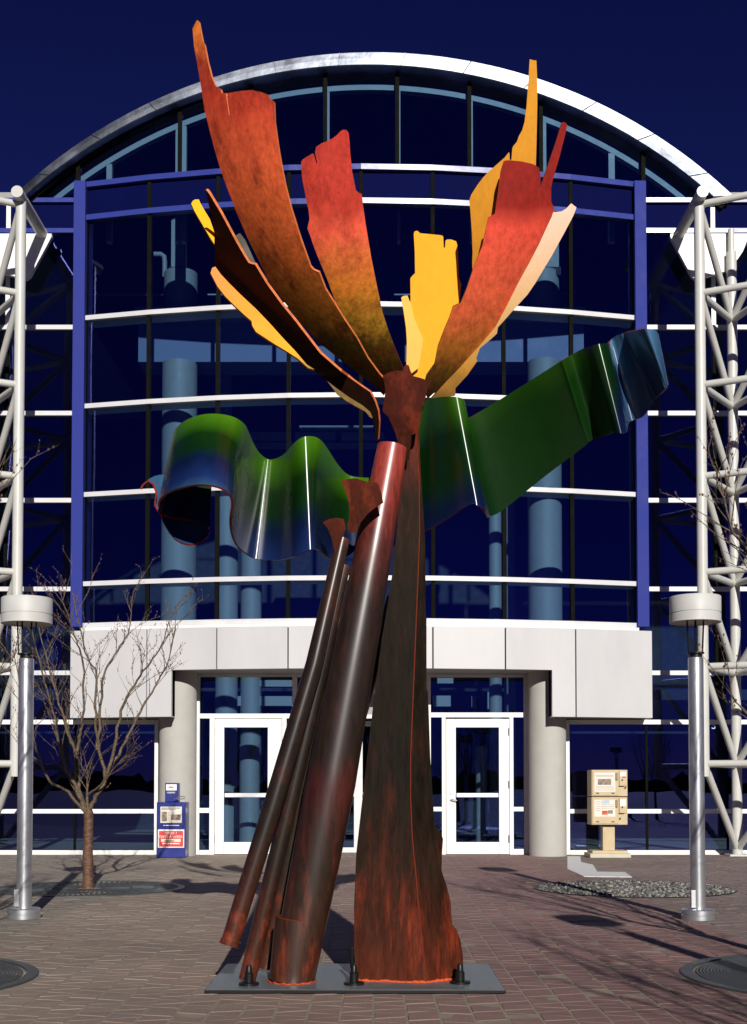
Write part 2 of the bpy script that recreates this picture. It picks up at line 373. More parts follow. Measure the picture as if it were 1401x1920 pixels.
for a, b in ((135.5, 157.5), (1192.5, 1214.5)):
    bev(MB().box(Xp(a, 19.12, 760), Xp(b, 19.12, 760), 19.10, WALL-.002, pl, pt_).build('corner_post', BLUEPAINT, bay_o), .008)
RAIL_TOP = mat('rail_blue_gloss', (.035, .05, .27), .22, var=.05, spec=.55)
for k, z in enumerate(rail_z):
    h = .042 if k < 2 else .036
    path = [(x, y-.05) for x, y in bay]
    o = strip(path, .13 if k < 2 else .36, z-h, z+h).build('window_rail', RAIL_TOP if k < 2 else RAILW, bay_o)
for i, (x, y) in enumerate(bay):
    hw = .03
    MB().box(x-hw, x+hw, y-.012, y+.10, rail_z[-1]+.037, rail_z[0]-.043).build('mullion', DARKM, bay_o)
for r in range(6):
    for i in range(8):
        (x0, y0), (x1, y1) = bay[i], bay[i+1]
        d = Vector((x1-x0, y1-y0, 0)).normalized(); nrm = Vector((-d.y, d.x, 0))
        z1, z0 = rail_z[r], rail_z[r+1]
        t = rnd.gauss(0, .004), rnd.gauss(0, .004)
        v = []
        for oy in (0.02, .032):
            for (xx, yy, zz, sx, sz) in ((x0, y0, z0, -1, -1), (x1, y1, z0, 1, -1), (x1, y1, z1, 1, 1), (x0, y0, z1, -1, 1)):
                p = Vector((xx, yy, zz)) + nrm*(oy + t[0]*sx + t[1]*sz); v.append(p)
        MB().add(v, [(0, 1, 2, 3), (7, 6, 5, 4), (0, 4, 5, 1), (1, 5, 6, 2), (2, 6, 7, 3), (3, 7, 4, 0)]).build(
            'spandrel_panel' if r == 0 else 'window_pane', NAVY if r == 0 else GLASS, bay_o)
# flat roof of the bay back to the wall
v = [(x, y, rail_z[0]+.03) for x, y in bay] + [(x, WALL-.003, rail_z[0]+.03) for x, y in reversed(bay)]
v2 = [(x, y, z-.04) for x, y, z in v]; n_ = len(v)
MB().add([(x, y+.09, z) for x, y, z in v[:9]]+v[9:]+[(x, y+.09, z) for x, y, z in v2[:9]]+v2[9:], [tuple(range(n_)), tuple(range(2*n_-1, n_-1, -1))]+[(i, i+n_, (i+1) % n_+n_, (i+1) % n_) for i in range(n_)]).build('bay_roof', SOFFIT, B)

# canopy
CAN0 = 18.42
cpx = [132, 275, 406, 540, 677, 812, 948, 1080, 1223]
can = [bowpt(p, CAN0) for p in cpx]
cz1 = Zp(1173, CAN0); czm = Zp(1253, CAN0); czw = Zp(1345, bowY(227, CAN0), 227)
def facet_x(px):
    for i in range(8):
        if cpx[i] <= px <= cpx[i+1]:
            t = (px-cpx[i])/(cpx[i+1]-cpx[i]); a, b = can[i], can[i+1]
            return a[0]+t*(b[0]-a[0]), a[1]+t*(b[1]-a[1])
wl, wr = 322, 1035
cb = MB()
path_c = [(x, y+.065) for x, y in can]
strip(path_c, .03, czm+.01, cz1-.01, cb)
xl, yl = facet_x(wl); xr, yr = facet_x(wr)
strip([(can[0][0], can[0][1]+.065), (can[1][0], can[1][1]+.065), (xl, yl+.065)], .03, czw+.01, czm+.01, cb)
strip([(xr, yr+.065), (can[7][0], can[7][1]+.065), (can[8][0], can[8][1]+.065)], .03, czw+.01, czm+.01, cb)
canopy = cb.build('canopy', mat('joint_black', (.02, .02, .02), .8), B)
g = .010
for i in range(8):
    (xa, ya), (xb, yb) = can[i], can[i+1]
    def q(px_): return facet_x(px_)
    ga = g if i > 0 else 0; gb = g if i < 7 else 0
    d = Vector((xb-xa, yb-ya)).normalized()
    A_ = (xa+d.x*ga, ya+d.y*ga); B_ = (xb-d.x*gb, yb-d.y*gb)
    if i == 0: poly = [(A_, czw), (B_, czw), (B_, cz1), (A_, cz1)]
    elif i == 7: poly = [(A_, czw), (B_, czw), (B_, cz1), (A_, cz1)]
    elif i == 1: M_ = q(wl); poly = [(A_, czw), (M_, czw), (M_, czm), (B_, czm), (B_, cz1), (A_, cz1)]
    elif i == 6: M_ = q(wr); poly = [(A_, czm), (M_, czm), (M_, czw), (B_, czw), (B_, cz1), (A_, cz1)]
    else: poly = [(A_, czm), (B_, czm), (B_, cz1), (A_, cz1)]
    n_ = len(poly); nr = Vector((-d.y, d.x))
    jit = rnd.gauss(0, .002)
    v = [(p[0], p[1]+jit, z) for p, z in poly] + [(p[0]+nr.x*.06, p[1]+nr.y*.06, z) for p, z in poly]
    bev(MB().add(v, [tuple(range(n_)), tuple(range(2*n_-1, n_-1, -1))]+[(k, k+n_, (k+1) % n_+n_, (k+1) % n_) for k in range(n_)]).build('canopy_panel', PANEL, canopy), .005, 2)
# soffits and returns
sof = MB()
vv = [(x, y+.10) for x, y in can]; seg = [(xl, yl+.10)] + vv[2:7] + [(xr, yr+.10)]
n_ = len(seg)
def slab(mb, outline, z0, z1):
    n_ = len(outline)
    mb.add([(x, y, z0) for x, y in outline]+[(x, y, z1) for x, y in outline], [tuple(range(n_-1, -1, -1)), tuple(range(n_, 2*n_))]+[(k, (k+1) % n_, (k+1) % n_+n_, k+n_) for k in range(n_)])
slab(sof, seg+[(xr, WALL-.02), (xl, WALL-.02)], czm+.02, czm+.16)
slab(sof, [vv[0], vv[1], (xl, yl+.10), (xl, WALL-.02), (vv[0][0], WALL-.02)], czw+.02, czm+.5)
slab(sof, [(xr, yr+.10), vv[7], vv[8], (vv[8][0], WALL-.02), (xr, WALL-.02)], czw+.02, czm+.5)
slab(sof, [(x, y) for x, y in vv]+[(vv[8][0], WALL-.02), (vv[0][0], WALL-.02)], cz1-.10, cz1-.02)
sof.build('canopy_soffit', SOFFIT, canopy)
for xx, yy, sgn in ((xl, yl, -1), (xr, yr, 1)):   # side returns of the two wings
    x0, x1 = sorted((xx, xx+sgn*.05))
    MB().box(x0, x1, yy+.062, WALL-.03, czw+.002, czm+.03).build('canopy_return', PANEL, canopy)
for (x, y), sgn in ((can[0], 1), (can[8], -1)):
    x0, x1 = sorted((x, x+sgn*.05))
    MB().box(x0, x1, y+.062, WALL-.03, czw+.002, cz1-.002).build('canopy_return', PANEL, canopy)
strip([(x, y-.09) for x, y in bay], .30, cz1-.015, cz1+.06).build('canopy_cap', WHITE, canopy)
# concrete columns
for px in (333.5, 1027):
    x = Xp(px, 19.33); MB().lathe([(.292, 0), (.292, Zp(1250, 19.33)+.3)], (x, 19.33, 0), 48).build('column', CONC, B)

# doors and glazing, drawn as rectangles on the wall plane
def rect(mb, x0, y0, x1, y1, Y, dep, mi=0, zb=None):
    ym = (y0+y1)/2
    X0, X1 = P(x0, ym, Y).x, P(x1, ym, Y).x; Z0 = P((x0+x1)/2, y1, Y).z if zb is None else zb; Z1 = P((x0+x1)/2, y0, Y).z
    return mb.box(X0, X1, Y, Y+dep, Z0, Z1, mi)
def pane_at(x0, y0, x1, y1, Y, m, parent, name='window_pane'):
    o = rect(MB(), x0, y0, x1, y1, Y, .012).build(name, m, parent)
    return o
YB = 1602.5
def door(x0, x1, gx0, gx1, hinge_left, Y=WALL, handle=True):
    mb = MB()
    for a in ((x0, 1348, gx0, YB-1), (gx1, 1348, x1, YB-1), (gx0, 1348, gx1, 1364), (gx0, 1579, gx1, YB-1)): rect(mb, *a, Y-.012, .05, zb=max(.008, P(700, a[3], Y).z))
    d = mb.build('door', WHITE, B); bev(d, .004, 1)
    pane_at(gx0, 1364, gx1, 1579, Y+.012, GLASSD, d)
    bb = MB(); rect(bb, gx0+1, 1487, gx1-1, 1495, Y-.075, .035)
    for gx in (gx0+4, gx1-6): rect(bb, gx, 1489, gx+3, 1493, Y-.04, .05)
    bev(bb.build('push_bar', mat('bar_aluminium', (.70, .72, .75), .35, metal=.6), d), .005)
    for hy in (1372, 1471, 1573):
        hx = x0-1 if hinge_left else x1-1
        c0 = P(hx, hy-7, Y-.018); c1 = P(hx, hy+7, Y-.018)
        MB().tube([c0, (c0.x, c0.y, c1.z)], .009, 8).build('hinge', mat('hinge_steel', (.25, .24, .22), .4, metal=.7), d)
    if handle:
        hb = MB(); rect(hb, 842, 1480, 850, 1508, Y-.022, .012)
        c = P(846, 1499, Y-.03); e = P(857, 1501, Y-.075)
        hb.tube([c, (c.x, Y-.075, c.z), e], .010, 8); hb.tube([P(846, 1488, Y-.024), P(846, 1488, Y-.034)], .016, 12)
        bev(hb.build('handle', mat('satin_steel', (.5, .5, .5), .35, metal=.9), d), .002, 1)
    return d
def entrance(bars, panes, Y=WALL):
    mb = MB()
    for k, a in enumerate(bars): rect(mb, *a, Y-.03+.0021*(k % 3), .09, zb=max(.002, P(700, a[3], Y).z))
    e = mb.build('entrance_frame', WHITE, B)
    for a in panes: pane_at(*a, Y+.02, GLASSD, e)
    return e
entrance([(365, 1262, 374, YB), (548, 1262, 557, YB), (374, 1262, 548, 1269), (374, 1338, 548, 1347), (393, 1347, 402, YB), (529, 1347, 537, YB), (374, 1515, 393, 1524), (537, 1515, 548, 1524), (374, 1594, 393, YB), (537, 1594, 548, YB)],
         [(373, 1268, 549, 1339), (373, 1346, 394, 1516), (373, 1523, 394, 1595), (536, 1346, 549, 1516), (536, 1523, 549, 1595)])
door(403, 528, 420, 502, True, handle=False)
entrance([(799, 1262, 808, YB), (983, 1262, 992, YB), (808, 1262, 983, 1270), (808, 1336, 983, 1345), (829, 1345, 836, YB), (956, 1345, 963, YB), (808, 1513, 829, 1521), (963, 1513, 983, 1521), (808, 1592, 829, YB), (963, 1592, 983, YB)],
         [(807, 1269, 984, 1337), (807, 1344, 830, 1514), (807, 1520, 830, 1593), (962, 1344, 984, 1514), (962, 1520, 984, 1593)])
door(837, 955, 855, 936, False, handle=True)
# recessed middle entrance
YR = 20.15
cz_mid = Zp(1345, WALL)
entrance([(557, 1262, 799, 1270), (557, 1294, 799, 1301), (557, 1340, 799, 1347)], [(557, 1269, 799, 1295)])
MB().box(Xp(557, WALL), Xp(799, WALL), WALL+.01, WALL+.05, Zp(1341, WALL), Zp(1300, WALL)).build('transom_panel', SOFFIT, B)
MB().box(Xp(557, WALL), Xp(799, WALL), WALL+.062, YR+.1, cz_mid, cz_mid+.06).build('recess_ceiling', SOFFIT, B)
for a, b in ((557, 560), (796, 799)): MB().box(Xp(a, WALL), Xp(b, WALL), WALL+.062, YR, .003, cz_mid-.002).build('recess_side', WHITE, B)
mm = MB()
for a in ((575, 1352, 586, YB-4), (664, 1352, 680, YB-4), (770, 1352, 781, YB-4), (586, 1352, 664, 1362), (680, 1352, 770, 1362), (586, 1589, 664, YB-4), (680, 1589, 770, YB-4)): rect(mm, *a, YR, .06, zb=max(.003, P(700, a[3], YR).z))
for a in ((586, 1486, 664, 1493), (680, 1486, 770, 1493)): rect(mm, *a, YR-.05, .03)
mid = mm.build('middle_door', mat('pale_grey_frame', (.66, .67, .68), .45), B)
for a in ((585, 1361, 665, 1590), (679, 1361, 771, 1590)): pane_at(*a, YR+.02, GLASSD, mid)
# floor line: sill along the wall
# flat side walls with rails
ZS = lambda y: Zp(y, WALL, 700)
def side(sgn):
    xi_up = Xp(150 if sgn < 0 else 1203, WALL, 760); xo = XC + sgn*10.5
    xi_lo = Xp(296.5 if sgn < 0 else 1061.5, WALL)
    fr = MB()
    lo, hi = sorted((xi_lo, xi_lo+sgn*.055)); fr.box(lo, hi, WALL-.025, WALL+.07, .002, ZS(1350))
    so_ = fr.build('side_window', WHITE, B)
    rails = [(377, BLUEPAINT, xi_up), (434, BLUEPAINT, xi_up), (615, RAILW, xi_up), (776, RAILW, xi_up), (939, RAILW, xi_up), (1105, RAILW, xi_up), (1262, RAILW, xi_up), (1354, WHITE, xi_lo), (1521, WHITE, xi_lo), (1599, WHITE, xi_lo)]
    zs = []
    for k, (py, m, xi) in enumerate(rails):
        z = ZS(py); zs.append(z); a, b = sorted((xi, xo)); h = .036 if k < 8 else .034
        if k == 9: z0, z1 = .002, ZS(1594)
        else: z0, z1 = z-h, z+h
        if k >= 7: a, b = (a, b-.056) if sgn < 0 else (a+.056, b)
        MB().box(a, b, WALL-.045, WALL+.04, z0, z1).build('window_rail', m if k >= 2 else RAIL_TOP, so_)
    seams_up = sorted([xi_up, Xp(5 if sgn < 0 else 1347, WALL), XC+sgn*7.2, XC+sgn*8.8, xo])
    seams_lo = sorted([xi_lo+sgn*.03, Xp(141 if sgn < 0 else 1213, WALL), Xp(-10 if sgn < 0 else 1364, WALL), XC+sgn*7.2, XC+sgn*8.8, xo])
    for k in range(9):
        seams = seams_up if k < 7 else seams_lo
        if k == 6: seams = seams_up
        for a, b in zip(seams[:-1], seams[1:]):
            t = rnd.gauss(0, .002)
            z1, z0 = zs[k], zs[k+1]
            v = [(a, WALL+.01-t, z0), (b, WALL+.01+t, z0), (b, WALL+.01+t, z1), (a, WALL+.01-t, z1)]
            v += [(x, y+.012, z) for x, y, z in v]
            MB().add(v, [(0, 1, 2, 3), (7, 6, 5, 4), (0, 4, 5, 1), (1, 5, 6, 2), (2, 6, 7, 3), (3, 7, 4, 0)]).build('spandrel_panel' if k == 0 else 'window_pane', NAVY if k == 0 else GLASS, so_)
    for x in seams_lo[1:-1]:
        MB().box(x-.02, x+.02, WALL-.005, WALL+.008, ZS(1594), ZS(1357)).build('mullion', DARKM, so_)
    for x in seams_up[1:-1]:
        MB().box(x-.035, x+.035, WALL-.005, WALL+.009, ZS(611), ZS(381)).build('mullion', WHITE if abs(x-XC) < 6.5 else DARKM, so_)
        MB().box(x-.025, x+.025, WALL-.005, WALL+.009, ZS(1350), ZS(619)).build('mullion', DARKM, so_)
    return so_
sideL = side(-1); sideR = side(1)
# roof slabs behind the sides
zt = ZS(372)
MB().box(XC-10.5, XC-5.4, WALL+.1, 32, zt-.02, zt+.15).build('roof_slab', SOFFIT, B)
MB().box(XC+5.4, XC+10.5, WALL+.1, 32, zt-.02, zt+.15).build('roof_slab', SOFFIT, B)

# arched gable
def circle3(a, b, c):
    ax, ay, bx, by, cx, cy = *a, *b, *c
    d = 2*(ax*(by-cy)+bx*(cy-ay)+cx*(ay-by))
    ux = ((ax*ax+ay*ay)*(by-cy)+(bx*bx+by*by)*(cy-ay)+(cx*cx+cy*cy)*(ay-by))/d
    uy = ((ax*ax+ay*ay)*(cx-bx)+(bx*bx+by*by)*(ax-cx)+(cx*cx+cy*cy)*(bx-ax))/d
    return ux, uy, math.hypot(ax-ux, ay-uy)
def arc_from(pl_, Y):
    q = [P(x, y, Y) for x, y in pl_]; return circle3(*[(p.x, p.z) for p in q])
YF, YBK = 19.44, 19.44
co = arc_from([(22, 369), (704, 98), (1366, 360)], YBK)     # outer edge of the fascia
ci = arc_from([(40, 373), (702, 120.5), (1338, 366)], YF)     # lower, nearer edge
zend = Zp(367, 19.44)
def arc_angles(c, zlow, n=72):
    a0 = math.asin((zlow-c[1])/c[2]); return [math.pi-a0 + (2*a0-math.pi)*k/n for k in range(n+1)]
fa = MB(); n_ = 72
A1 = arc_angles(co, zend, n_); A2 = arc_angles(ci, zend, n_)
prof = []
for k in range(n_+1):
    tw_ = -.05*math.cos(A1[k])
    o_ = Vector((co[0]+co[2]*math.cos(A1[k]), YBK+tw_*.5, co[1]+co[2]*math.sin(A1[k])))
    i_ = Vector((ci[0]+ci[2]*math.cos(A2[k]), YF-tw_*.5, ci[1]+ci[2]*math.sin(A2[k])))
    rad_ = Vector((math.cos(A2[k]), 0, math.sin(A2[k])))
    mid_ = (o_*.5+i_*.5) + Vector((0, -.002, 0))
    prof.append([o_+Vector((0, .5, 0))+rad_*.0, o_, mid_, i_, i_-rad_*.012+Vector((0, .02, 0)), i_-rad_*.012+Vector((0, .5, 0))])
m_ = len(prof[0])
for j in range(m_-1):
    vs_ = [p[j] for p in prof]+[p[j+1] for p in prof]
    fa.add(vs_, [(k, k+1, k+1+n_+1, k+n_+1) for k in range(n_)], 0, True)
for k, fl_ in ((0, 1), (n_, 0)):
    q_ = prof[k]; fa.add(q_, [tuple(range(len(q_)))], 0)
fa.build('arch_fascia', ALU, B)
# standing seams across the fascia sheets
for k in range(3, n_, 6):
    a, b = prof[k][1], prof[k][3]
    sm = MB(); sm.tube([a+Vector((0, -.004, .004)), prof[k][2]+Vector((0, -.006, 0)), b+Vector((0, -.004, 0))], .006, 6)
    sm.build('fascia_seam', ALU, B)
# barrel roof
rf = MB(); rr_ = [(co[0]+(co[2]-.01)*math.cos(a), co[1]+(co[2]-.01)*math.sin(a)) for a in A1]
rf.add([(x, YBK+.3, z) for x, z in rr_]+[(x, 32, z) for x, z in rr_], [(k+1, k, k+n_+1, k+n_+2) for k in range(n_)], 0, True)
rf.add([(x-(x-co[0])*.02, YBK+.3, z-.15) for x, z in rr_]+[(x-(x-co[0])*.02, 32, z-.15) for x, z in rr_], [(k, k+1, k+n_+2, k+n_+1) for k in range(n_)], 1, True)
rf.build('barrel_roof', [ALU, INT_D], B)
# gable glazing
YG = WALL+.03
cg = (co[0], co[1], co[2]-.03)
zb = rail_z[0]-.15
def arcz(x): return cg[1]+math.sqrt(max(0, cg[2]**2-(x-cg[0])**2))
xs_px = [60, 148, 338, 472, 610, 745, 880, 1014, 1205, 1345]
gx = [P(p, 300, YG).x for p in xs_px]
gf = MB(); v = []
for k in range(61):
    a = A1[0]+(A1[-1]-A1[0])*k/60
    for r_, y_ in ((cg[2], YG-.09), (cg[2]-.16, YG-.09), (cg[2]-.16, YG-.01), (cg[2], YG-.01)): v.append((cg[0]+r_*math.cos(a), y_, cg[1]+r_*math.sin(a)))
gf.add(v, [(4*k+j, 4*k+(j+1) % 4, 4*k+4+(j+1) % 4, 4*k+4+j) for k in range(60) for j in range(4)])
gable = gf.build('gable_window', DARKM, B)
for k, x in enumerate(gx[1:-1]): MB().box(x-.032, x+.032, YG-.06, YG-.003, zb if 0 < k < 7 else zt+.05, arcz(x)-.1).build('mullion', DARKM, gable)
for k in range(len(gx)-1):
    a, b = gx[k], gx[k+1]; z0 = zb if 0 < k < len(gx)-2 else zt+.02
    poly = [(a, z0), (b, z0)]
    for t in range(9):
        x = b+(a-b)*t/8; z = arcz(x)
        if z > z0+.01: poly.append((x, z))
    MB().prism(poly, YG, YG+.014).build('window_pane', GLASS, gable)
# shadowed inner lining just under the fascia and the inner painted frame seen through the glass
YI = 19.76
inn = MB(); ri = ci[2]-.15
angs = arc_angles((ci[0], ci[1], ri), zend-.1, 60)
v = []
for a in angs:
    for r_, y_ in ((ri, YI), (ri-.085, YI), (ri-.085, YI+.12), (ri, YI+.12)): v.append((ci[0]+r_*math.cos(a), y_, ci[1]+r_*math.sin(a)))
fs = []
for k in range(60):
    for j in range(4): fs.append((4*k+j, 4*k+(j+1) % 4, 4*k+4+(j+1) % 4, 4*k+4+j))
inn.add(v, fs)
for p, wd in ((205, .09), (345, .08), (332, .05), (475, .05), (615, .05), (748, .05), (884, .05), (1020, .08), (1147, .10), (75, .08), (1282, .08), (133, .0)):
    if wd == 0: continue
    x = P(p, 300, YI).x; z = ci[1]+math.sqrt(max(.01, (ri-.086)**2-(x-ci[0])**2)) if abs(x-ci[0]) < ri-.1 else zend
    if z > zend: inn.box(x-wd/2, x+wd/2, YI+.003, YI+.115, zend-.6, z)
inn.build('inner_frame', STEELB, B)

# interior seen through the glass
ins = MB()
ins.box(XC-10.4, XC+10.4, 31.5, 31.7, -.02, 14)
ins.box(XC-10.6, XC-10.45, WALL+.2, 31.6, 0, zt); ins.box(XC+10.45, XC+10.6, WALL+.2, 31.6, 0, zt)
ins.box(XC-10.4, XC+10.4, WALL+.25, 31.5, -.06, -.004)
ins.box(XC-10.4, XC-4.9, WALL+.3, 31, ZS(1310), ZS(1290)); ins.box(XC+4.7, XC+10.4, WALL+.3, 31, ZS(1310), ZS(1290))
ins.box(XC-4.9, XC+4.7, 24.5, 31, Zp(1240, 24.5), Zp(1225, 24.5))
ins.build('interior_shell', INT_D, B)
YCOL = 21.6
def icol(px, wpx, y0, y1, Y, m=INT_W, seg=40):
    x = Xp(px, Y); r = wpx/2*Y/F
    z0 = 0 if y0 is None else Zp(y0, Y); z1 = Zp(y1, Y)
    mb = MB(); mb.lathe([(0, z0), (r, z0), (r, z0), (r, z1), (r, z1), (0, z1)], (x, Y, 0), seg, smooth=True)
    return mb.build('interior_column', m, B)
icol(333, 66, None, 683, YCOL); icol(1024, 64, None, 680, YCOL)
icol(334, 63, 592, 514, YCOL); icol(1022, 62, 592, 514, YCOL)
icol(470, 40, None, 1000, 24.0); icol(424, 42, None, 935, 23.0)
icol(930, 24, None, 900, 22.6); icol(957, 22, None, 900, 23.0)
icol(468, 38, None, 1395, 21.0); icol(903, 22, None, 1400, 22.5)
for s_, a, b in ((-1, 256, 640), (1, 760, 1098)):
    mb = MB(); mb.box(Xp(a, YCOL), Xp(b, YCOL), YCOL-.1, YCOL+.6, Zp(682, YCOL), Zp(592, YCOL))
    mb.box(Xp(a, YCOL), Xp(b, YCOL), YCOL-.42, YCOL-.1, Zp(611, YCOL), Zp(592, YCOL)); mb.build('interior_bulkhead', INT_B if s_ < 0 else INT_B, B)
for px in (331, 1040):
    mb = MB(); mb.box(Xp(px-13, YCOL), Xp(px+11, YCOL), YCOL-.15, YCOL+.15, Zp(512, YCOL), Zp(416, YCOL)); mb.build('air_duct', INT_W, B)
    mb = MB(); mb.box(Xp(px-16, YCOL), Xp(px+14, YCOL), YCOL-.2, YCOL+.2, Zp(524, YCOL), Zp(509, YCOL)); mb.build('duct_collar', INT_D, B)
c = [P(x, y, YCOL) for x, y in ((309, 520), (309, 490), (308, 481), (302, 477), (289, 477))]
MB().tube(c, .045, 12).build('vent_pipe', INT_W, B)
mb = MB()
for a, b, t, bt in ((468, 540, 810, 826), (552, 628, 810, 826), (640, 720, 810, 826), (468, 720, 830, 835), (560, 700, 798, 806)):
    mb.box(Xp(a, 25), Xp(b, 25), 25, 25.3, Zp(bt, 25), Zp(t, 25))
mb.build('interior_balcony', INT_W, B)
mb = MB()
for a, b, y in ((160, 300, 552), (385, 480, 552), (740, 800, 552), (1060, 1090, 549)): mb.box(Xp(a, 23), Xp(b, 23), 23, 23.03, Zp(y+1.2, 23), Zp(y-1.2, 23))
mb.build('handrail', INT_W, B)
mb = MB()
for a, b, t, bt in ((458, 548, 1276, 1288), (440, 548, 1306, 1324), (820, 850, 1272, 1282), (812, 845, 1305, 1325), (884, 893, 1306, 1326), (890, 896, 1274, 1285), (914, 920, 1298, 1330)):
    mb.box(Xp(a, 24), Xp(b, 24), 23.9, 24.1, Zp(bt, 24), Zp(t, 24))
mb.build('interior_beam', INT_W, B)
mb = MB(); mb.tube([P(423, 700, 23.5), P(423, 790, 23.5)], .12, 16); mb.build('interior_pipe', INT_W, B)
# letter on the right lower window
text_mesh('S', .16, mat('decal_blue', (.35, .55, .75), .5), 'window_lettering', sideR, P(1338, 1361, WALL-.004))

# ------------------------------------------------------------------ white steel truss towers
def truss(sgn, label):
    YA = 18.2
    xa = Xp(1321, YA) if sgn > 0 else 2*XC - Xp(1321, YA) - .005
    xb_off, yb = .80, 19.28
    A = lambda z: Vector((xa, YA, z)); Bc = lambda z: Vector((xa+sgn*xb_off, yb, z)); Cc = lambda z: Vector((xa+sgn*1.22, 17.62, z))
    T = thing('truss_tower', (xa, YA, 0), label, 'steel truss', 'white truss towers beside the entrance')
    lv = [Zp(y, YA, 1321) for y in (384, 550, 722, 893, 1073, 1250, 1432)]
    zt_ = Zp(372, YA, 1321); zb_ = Zp(1456, YA, 1321)
    MB().tube([A(zb_), A(zt_)], .078, 20).build('chord', TRUSSW, T)
    MB().tube([Bc(.02), Bc(lv[0]-.25)], .080, 20).build('chord', TRUSSW, T)
    MB().tube([Bc(lv[0]-.24), Bc(lv[0]+.12)], .05, 16).build('chord_tip', TRUSSW, T)
    MB().tube([Cc(zb_), Cc(zt_)], .078, 20).build('chord', TRUSSW, T)
    # tube running back to the wall with its end disc facing the plaza
    for q in (A, Cc):
        p = q(zt_); MB().tube([(p.x, p.y-.22, p.z), (p.x, WALL-.05, p.z)], .088, 24).build('top_tube', TRUSSW, T)
    for k, z in enumerate(lv):
        r = .052
        MB().tube([A(z), Cc(z)], r, 14).build('strut', TRUSSW, T)
        if k > 0:
            MB().tube([A(z), Bc(z)], r, 14).build('strut', TRUSSW, T); MB().tube([Cc(z), Bc(z)], r, 14).build('strut', TRUSSW, T)
        zn = lv[k+1] if k < 6 else .10
        MB().tube([A(z), Bc(zn)], r, 14).build('diagonal', TRUSSW, T); MB().tube([Cc(z), Bc(zn)], r, 14).build('diagonal', TRUSSW, T)
    mb = MB(); mb.box(xa+sgn*xb_off-.16, xa+sgn*xb_off+.16, yb-.16, yb+.16, .001, .03); mb.build('foot_plate', TRUSSW, T)
    pl_ = [(98, 440), (98, 446), (58, 520), (50, 526), (-14, 508), (-60, 440)]
    poly = [P(x, y, 19.4) for x, y in pl_]; poly = [(p.x, p.z) for p in poly]
    if sgn > 0: poly = [(2*XC-x, z) for x, z in poly]
    else: poly = poly[::-1]
    MB().prism(poly, 19.36, 19.44).build('gusset_plate', mat('gusset_white', (.80, .80, .78), .4), T)
    return T
truss(-1, 'white tubular truss tower at the left edge beside the bare tree')
truss(1, 'white tubular truss tower at the right edge behind the right lamp')

# ------------------------------------------------------------------ sculpture
SC = thing('sculpture', (Gp(664, 1840).x, 6.8, 0), 'tall painted metal flower sculpture with orange petals and green leaf ribbons', 'sculpture')
REF = (750.0, 720.0)
def uv(x, y): return (x-REF[0])/338.0, (REF[1]-y)/338.0
def inside(p, poly):
    x, y = p; c = False; j = len(poly)-1
    for i in range(len(poly)):
        xi, yi = poly[i]; xj, yj = poly[j]
        if (yi > y) != (yj > y) and x < (xj-xi)*(y-yi)/(yj-yi)+xi: c = not c
        j = i
    return c
def sheet(name, outline, depth, mats, grad, thick=.014, grid=11.0):
    """cut metal sheet: outline in photograph pixels, bent in depth by depth(x, y), real thickness, edges in mats[1]"""
    pts = []
    n = len(outline)
    for i in range(n):
        a, b = outline[i], outline[(i+1) % n]; L_ = math.hypot(b[0]-a[0], b[1]-a[1]); k = max(1, int(L_/14))
        for t in range(k): pts.append((a[0]+(b[0]-a[0])*t/k, a[1]+(b[1]-a[1])*t/k))
    nb = len(pts)
    x0, x1 = min(p[0] for p in pts), max(p[0] for p in pts); y0, y1 = min(p[1] for p in pts), max(p[1] for p in pts)
    inner = []
    yy = y0+grid/2; r_ = 0
    while yy < y1:
        xx = x0 + (grid/2 if r_ % 2 else 0)
        while xx < x1:
            if inside((xx, yy), pts) and min((xx-p[0])**2+(yy-p[1])**2 for p in pts) > (grid*.45)**2: inner.append((xx, yy))
            xx += grid
        yy += grid*.87; r_ += 1
    allp = [Vector(p) for p in pts+inner]
    res = delaunay_2d_cdt(allp, [], [list(range(nb))], 1, 1e-4)
    V2, _, Fc = res[0], res[1], res[2]
    v3 = [P(p.x, p.y, depth(p.x, p.y)) for p in V2]
    fcs = []
    for f in Fc:
        a, b, c = [v3[i] for i in f[:3]]
        nrm = (b-a).cross(c-a)
        if nrm.dot(a-Vector((0, 0, EYE))) > 0: f = f[::-1]
        fcs.append(tuple(f))
    nv = len(v3); nn = [Vector() for _ in v3]
    for f in fcs:
        a, b, c = [v3[i] for i in f[:3]]; q = (b-a).cross(c-a)
        for i in f: nn[i] += q
    nn = [q.normalized() if q.length else Vector((0, -1, 0)) for q in nn]
    back = [v3[i]-nn[i]*thick for i in range(nv)]
    eu = {}
    for f in fcs:
        for i in range(len(f)):
            e = (f[i], f[(i+1) % len(f)]); eu[e] = 1
    bound = [e for e in eu if (e[1], e[0]) not in eu]
    mb = MB(); mb.add(v3, fcs, 0, True); mb.add(back, [f[::-1] for f in fcs], 0, True)
    gv = [grad(p.x, p.y) for p in V2]; gg = gv+gv
    for a, b in bound:
        mb.add([v3[a], v3[b], back[b], back[a]], [(3, 2, 1, 0)], 1); gg += [gv[a], gv[b], gv[b], gv[a]]
    o = mb.build(name, mats, SC); grad_attr(o.data, gg) if len(o.data.vertices) == len(gg) else print('grad mismatch', name)
    return o
def z1(l): return [(300+x*.3569, y*.3569) for x, y in l]
def z2(l): return [(700+x*.3569, 50+y*.3569) for x, y in l]
def z3(l): return [(200+x*.4283, 600+y*.4283) for x, y in l]
def z4(l): return [(700+x*.4283, 580+y*.4283) for x, y in l]
def zc(l): return [(600+x*.18558, 640+y*.18558) for x, y in l]
def vgrad(yb, yt): return lambda x, y: min(1, max(0, (yb-y)/(yb-yt)))
